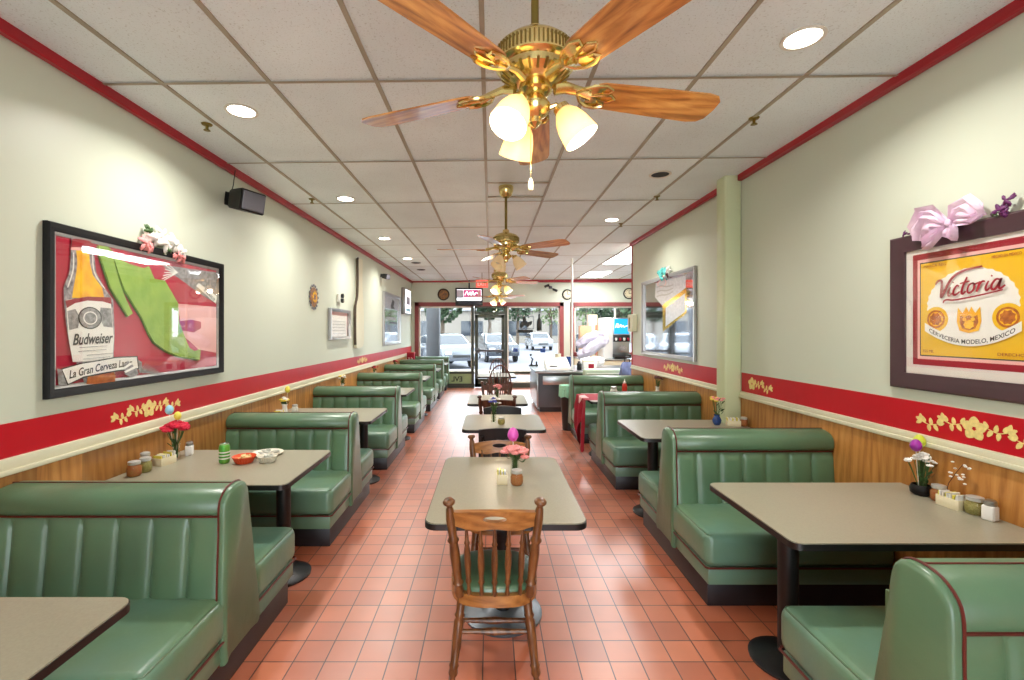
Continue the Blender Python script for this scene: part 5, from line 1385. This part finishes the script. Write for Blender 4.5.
MB().box((-.13, -.09, 0), (.14, .09, .17), bev=.01).build('body', 'white_plastic', t); MB().box((-.03, -.094, .03), (.08, -.088, .13)).build('red_label', 'petal_red' if False else 'cloth_red', t)
MB().box((-.13, -.08, .17), (.1, .08, .2), bev=.01).build('top', 'cream', t)
t = thing('black_canister', 'black canister left of the white napkin box', 'canister', (on_counter(579.2, 9.3), 9.3, CZ)); MB().lathe([(.045, 0), (.05, .01), (.05, .13), (.03, .15), (0, .15)], 18).build('body', 'black_plastic', t)
MB().lathe([(.03, .15), (.03, .18), (0, .18)], 18).build('lid', 'steel_dark', t)
# plastic wrapped bundles leaning across
def bundle(pts, rr, m, label):
    t = thing('wrapped_bundle', label, 'bundle', (0, 0, 0), 0, 'lilac wrapped bundles')
    P = [((p[0] - U0) * p[2] / F, p[2], HC + (V0 - p[1]) * p[2] / F) for p in pts]
    c = Vector(P[0]); t.location = c
    Q = [Vector(P[0]).lerp(Vector(P[-1]), k / 14) * .0 + (lambda f: Vector(P[int(f)]).lerp(Vector(P[min(3, int(f) + 1)]), f - int(f)))(min(2.999, k / 14 * 3)) for k in range(15)]
    rq = [(lambda f: rr[int(f)] * (1 - f + int(f)) + rr[min(3, int(f) + 1)] * (f - int(f)))(min(2.999, k / 14 * 3)) for k in range(15)]
    b = MB(); b.tube([q - c for q in Q], rq, 20, flat=1.3); rnd = random.Random(len(label))
    for v in b.bm.verts: v.co += Vector((rnd.uniform(-1, 1), rnd.uniform(-1, 1), rnd.uniform(-1, 1))) * .016
    b.build('wrap', m, t, sharp=25)
    MB().tube([Vector(P[1]) - c + Vector((0, -.09, .02)), Vector(P[2]) - c + Vector((0, -.09, .02))], .008, 6).build('seam', 'petal_lilac', t)
bundle([(577, 346, 10.45), (584, 342, 10.45), (595, 337, 10.45), (603, 335, 10.45)], [.06, .12, .13, .07], 'bundle_lilac', 'upper lilac plastic wrapped bundle behind the counter')
bundle([(578, 356, 10.1), (588, 351, 10.1), (600, 343, 10.1), (608, 339, 10.1)], [.06, .11, .12, .06], 'bundle_lilac', 'lower lilac plastic wrapped bundle behind the counter')
bundle([(580, 363, 9.72), (586, 362, 9.72), (596, 361.5, 9.72), (604, 361.5, 9.72)], [.06, .09, .1, .06], 'petal_white', 'white plastic wrapped bundle under the lilac ones')
# back counter along the street window with the drink machine
t = thing('back_counter', 'long back counter under the second street window', 'counter', (2.35, 11.6, 0))
MB().box((0, 0, .1), (2.8, 1.2, .86)).build('body', 'cream', t); MB().box((-.02, -.03, .86), (2.82, 1.25, .9), bev=.008).build('worktop', 'steel', t); MB().box((.05, .05, 0), (2.75, 1.1, .1)).build('toe_kick', 'plinth_black', t)
x0 = (604 - U0) * 11.7 / F
t = thing('drink_dispenser', 'soft drink dispenser with a blue lit panel on the back counter', 'drink machine', (x0, 11.75, .9))
wq = (630 - 604) * 11.75 / F
MB().box((0, 0, 0), (.24, .6, 1.06), bev=.015).build('white_side', 'white_plastic', t)
MB().box((.24, 0, .12), (wq, .6, 1.06), bev=.012).build('body', 'steel', t)
MB().box((.27, -.012, .64), (wq - .02, .002, 1.03)).build('blue_panel', 'screen_blue', t)
A = Art(0, 0, 0, 1); A.d = -.013
A.line([(.31, .80), (.34, .90), (.38, .88), (.36, .81), (.42, .84), (.44, .88), (.46, .82), (.5, .86), (.53, .82), (.6, .85), (.64, .83)], .022, 'screen_white', True); A.build('panel_script', None, t, sharp=20)
MB().box((.25, -.05, .44), (wq, .002, .62), bev=.01).build('valve_row', 'black_plastic', t)
for k in range(4):
    MB().lathe([(.022, 0), (.03, .03), (.03, .07), (0, .075)], 12, (.3 + k * .105, -.09, .47)).build('valve', 'cloth_red' if k % 2 else 'white_plastic', t)
MB().box((.42, -.01, .22), (.58, .001, .34)).build('keypad', 'p_grey', t); MB().box((.24, -.16, .02), (wq, .3, .12), bev=.01).build('drip_tray', 'black_plastic', t)
for k, (px_, py_, hw, hh, m, lb) in enumerate(((585, 331, .16, .14, 'cardboard', 'wide brown carton in front of the second street window'), (592, 322, .12, .2, 'cream', 'tall cream carton behind the wide brown one'), (600, 330, .1, .14, 'cardboard', 'brown carton leaning beside the drink machine'))):
    y = (12.4, 12.68, 12.5)[k]; x = (px_ - U0) * y / F; zt = HC + (V0 - py_) * y / F
    t = thing('stacked_carton', lb, 'box', (x, y, .9), .1 * k, 'cartons in the second street window')
    MB().box((-hw, -.1, 0), (hw, .1, zt - .9 + hh), bev=.006).build('carton', m, t); MB().box((-hw - .002, -.02, .02), (hw + .002, .02, zt - .9 + hh + .002)).build('tape', 'petal_pink', t)
# pale padded seat back behind the last right booth
t = thing('pale_bench', 'pale green padded bench back beyond the last right booth', 'bench', (on_counter(602.5, 8.35), 8.35, 0))
MB().box((-.36, -.06, .30), (.36, .06, .93), bev=.05, seg=4).build('backrest', 'pale_green', t); MB().box((-.36, .0, .0), (.36, .45, .42), bev=.03, seg=3).build('seat', 'pale_green', t)
MB().tube([(-.3, -.065, .84), (.3, -.065, .84)], .006, 6).build('welt', 'petal_white', t)
t = thing('blue_bag', 'crumpled blue grey cloth bag at the end of the right wall', 'bag', (on_counter(627, 8.05), 8.05, 0))
def bagf(u, v):
    a = 2 * PI * u; r = .13 * (1 + .12 * math.sin(3 * a + 5 * v) + .08 * math.sin(7 * a)) * (1 - .55 * v ** 3)
    return Vector((r * math.cos(a), r * math.sin(a), .95 + (-.95 + .0) * 0 + .26 * v - .14))
b = MB(); b.grid(bagf, 30, 10); b.lathe([(0, 0), (.12, 0), (.13, .02), (.13, .81), (0, .82)], 20, m=None); b.build('sack', 'blue_cloth', t)
MB().tube([(-.05, 0, 1.05), (-.03, 0, 1.16), (.03, 0, 1.16), (.05, 0, 1.05)], .01, 6).build('handle', 'black_vinyl', t)
t = thing('leaning_stick', 'thin dark stick leaning on the right wall end', 'stick', (on_counter(638, 7.35), 7.35, .97))
MB().tube([(0, 0, 0), (.012, 0, .35)], .011, 8).build('shaft', 'black_plastic', t); MB().lathe([(0, 0), (.016, .003), (.012, .03), (0, .03)], 10, (.012, 0, .33)).build('knob', 'steel_dark', t)
t = thing('wall_box', 'small beige control box at the end of the right wall', 'control box', (XR - .002, 7.45, 1.745))
MB().box((-.09, -.12, -.14), (0, .1, .14), bev=.01).build('cover', 'brass_dark' if False else 'rail_paint', t); MB().box((-.094, -.04, -.09), (-.089, .02, .09)).build('slot', 'brass_dark', t)
# bin with a green bag
t = thing('trash_bin', 'black waste bin lined with a pale green bag beside the last right booth', 'bin', (1.29, 7.47, 0))
MB().lathe([(.11, 0), (.145, .6), (.15, .66), (0, .66)], 28).build('bin_body', 'black_plastic', t)
def bg_(u, v):
    a = 2 * PI * u; r = .158 + .012 * math.sin(9 * a) * (1 - v) + .006 * math.sin(17 * a); z = .54 + .19 * v + .012 * math.sin(5 * a) * (1 - v)
    return Vector((r * math.cos(a), r * math.sin(a), z))
b = MB(); b.grid(bg_, 60, 5); b.grid(lambda u, v: Vector((bg_(u, 1).x * (1 - .3 * v), bg_(u, 1).y * (1 - .3 * v), .73 - .06 * v)), 60, 3); b.build('bag_liner', 'bag_green', t, sharp=70)

# ------------------------------------------------------------ outside
o = struct(MB().box((-40, YB + .12, -.12), (45, 90, -.02)).build('ground', 'asphalt'))
o = tag(MB().box((-40, 17.5, -.02), (45, 17.8, .1), bev=.02).build('kerb', 'trim_white'), 'long pale kerb edging the car park outside', 'kerb')
def car(x, y, rz, paint, label):
    t = thing('parked_car', label, 'car', (x, y, -.02), rz, 'cars parked outside')
    # side profile (length along x), lofted across y
    prof = [(-2.15, .35), (-2.2, .62), (-2.1, .92), (-1.2, 1.02), (-.55, 1.46), (.25, 1.52), (1.1, 1.42), (1.75, 1.08), (2.12, .98), (2.2, .65), (2.12, .35)]
    bb = bmesh.new(); rings = []
    for y_, f, g in ((-.86, .96, .93), (-.8, 1, 1), (.8, 1, 1), (.86, .96, .93)):
        rings.append([bb.verts.new((p[0] * f, y_ * (1 - .16 * max(0, p[1] - 1) / .5), .35 + (p[1] - .35) * g)) for p in prof])
    n = len(prof)
    for a, c in zip(rings, rings[1:]):
        for i in range(n): bb.faces.new([a[i], a[(i + 1) % n], c[(i + 1) % n], c[i]])
    bb.faces.new(rings[0]); bb.faces.new(rings[-1]); bmesh.ops.recalc_face_normals(bb, faces=bb.faces[:])
    b = MB(); b.merge(bb); b.build('body', paint, t, sharp=30)
    b = MB()
    for s in (-1, 1):
        b.plate([[(-1.05, 1.02), (-.5, 1.38), (.22, 1.43), (.22, 1.0)]], .01, M=Matrix.Translation((0, s * .80 - (0.0 if s < 0 else -.0), 0)) @ Matrix.Translation((0, -.03 if s < 0 else .03, 0)))
        b.plate([[(.3, 1.0), (.3, 1.43), (1.05, 1.34), (1.5, 1.05)]], .01, M=Matrix.Translation((0, s * .83, 0)))
    bb = bmesh.new(); v = [bb.verts.new(p) for p in ((-1.2, -.72, 1.05), (-1.2, .72, 1.05), (-.6, .62, 1.45), (-.6, -.62, 1.45))]; bb.faces.new(v); b.merge(bb)
    bb = bmesh.new(); v = [bb.verts.new(p) for p in ((1.75, -.7, 1.11), (1.75, .7, 1.11), (1.16, .62, 1.43), (1.16, -.62, 1.43))]; bb.faces.new(v); b.merge(bb)
    b.build('windows', 'car_glass', t)
    for sx in (-1.4, 1.35):
        for sy in (-1, 1):
            w_ = MB().lathe([(.0, -.1), (.2, -.1), (.31, -.09), (.33, -.05), (.33, .05), (.31, .09), (0, .09)], 26, (sx, sy * .78, .33), (0, 1, 0)).build('wheel', 'tire', t)
            MB().lathe([(0, -.012), (.17, -.012), (.19, 0), (0, .0)], 20, (sx, sy * .885, .33), (0, sy, 0)).build('hubcap', 'steel', w_)
    b = MB(); b.box((-2.19, -.75, .62), (-2.1, -.45, .76), bev=.02); b.box((-2.19, .45, .62), (-2.1, .75, .76), bev=.02); b.build('headlights', 'white_plastic', t)
    MB().box((-2.205, -.4, .5), (-2.14, .4, .62), bev=.01).build('front_grille', 'black_plastic', t)
    return t
car(-2.15, 21.5, R(115), 'car_silver', 'silver car parked outside the left street window')
car(.3, 25.5, R(100), 'car_dark', 'dark car seen through the glass street door')
car(-5.2, 24, R(110), 'car_white', 'white car parked outside at the far left')
car(4.2, 40, R(95), 'car_white', 'distant white car beyond the right street window')
car(7.5, 34, R(95), 'car_silver', 'silver car outside the second street window')
def tree(x, y, h, r, m, label, n=1500, zmin=.35, seed=0):
    rnd = random.Random(seed); t = thing('tree', label, 'tree', (x, y, -.02), 0, 'trees across the car park')
    b = MB(); b.tube([(0, 0, 0), (.05, 0, h * .3), (-.05, 0, h * .6)], [.16, .13, .08], 10)
    for k in range(5): a = k * 1.3; b.tube([(0, 0, h * .4), (r * .5 * math.cos(a), r * .5 * math.sin(a), h * .65)], [.07, .03], 6)
    b.build('trunk', 'bark', t)
    b = MB(); bb = bmesh.new()
    for k in range(n):
        while True:
            p = Vector((rnd.uniform(-1, 1), rnd.uniform(-1, 1), rnd.uniform(-1, 1)))
            if .35 < p.length < 1: break
        q = 1 + .25 * math.sin(p.x * 7 + seed) * math.cos(p.z * 6)
        c = Vector((p.x * r * q, p.y * r * q, h * (zmin + 1) / 2 + p.z * h * (1 - zmin) / 2))
        s = rnd.uniform(.12, .26); n1 = Vector((rnd.gauss(0, 1), rnd.gauss(0, 1), rnd.gauss(0, 1))).normalized(); n2 = n1.orthogonal().normalized(); n3 = n1.cross(n2)
        bb.faces.new([bb.verts.new(c + n2 * s), bb.verts.new(c + n3 * s * .6), bb.verts.new(c - n2 * s), bb.verts.new(c - n3 * s * .6)])
    b.merge(bb); b.build('crown', m, t)
tree(-3.3, 31, 7.0, 1.7, 'leaf', 'dark green tree outside the left street window', 1900, .3, 1)
tree(-.1, 34, 6.8, 1.1, 'leaf', 'green tree outside between left window and door', 1300, .35, 2)
tree(2.6, 44, 8.5, 2.0, 'leaf', 'tree beyond the glass door across the car park', 1700, .3, 3)
tree(6.6, 50, 7.5, 1.9, 'leaf_pale', 'pale sparse tree outside the right street window', 600, .3, 4)
tree(9.8, 46, 6.5, 1.9, 'leaf_pale', 'pale tree farther right outside the right street window', 500, .3, 5)
tree(8.5, 30, 6.0, 2.6, 'leaf', 'green tree outside the second street window', 1500, .3, 6)
tree(-8.2, 36, 7.5, 2.6, 'leaf', 'large tree at the far left beyond the cars', 1500, .3, 7)
t = thing('porch_post', 'thick dark grey post outside the left street window', 'post', (on_front(433, 330, 14.2)[0], 14.3, -.02))
MB().box((-.2, -.2, 0), (.2, .2, 3.2), bev=.02).build('shaft', 'dark_post', t); MB().box((-.26, -.26, 0), (.26, .26, .2), bev=.02).build('base', 'dark_post', t)
t = thing('far_building', 'pale low building across the street behind the trees', 'building', (4, 62, -.02))
MB().box((-30, 0, 0), (34, 8, 4.4)).build('walls', 'building', t); MB().box((-30.3, -.4, 4.4), (34.3, 8.4, 4.8)).build('roof', 'car_white', t)
for k in range(10):
    w_ = MB().box((-26 + k * 6, -.05, 1), (-23 + k * 6, .02, 3)).build('window', 'car_glass', t)
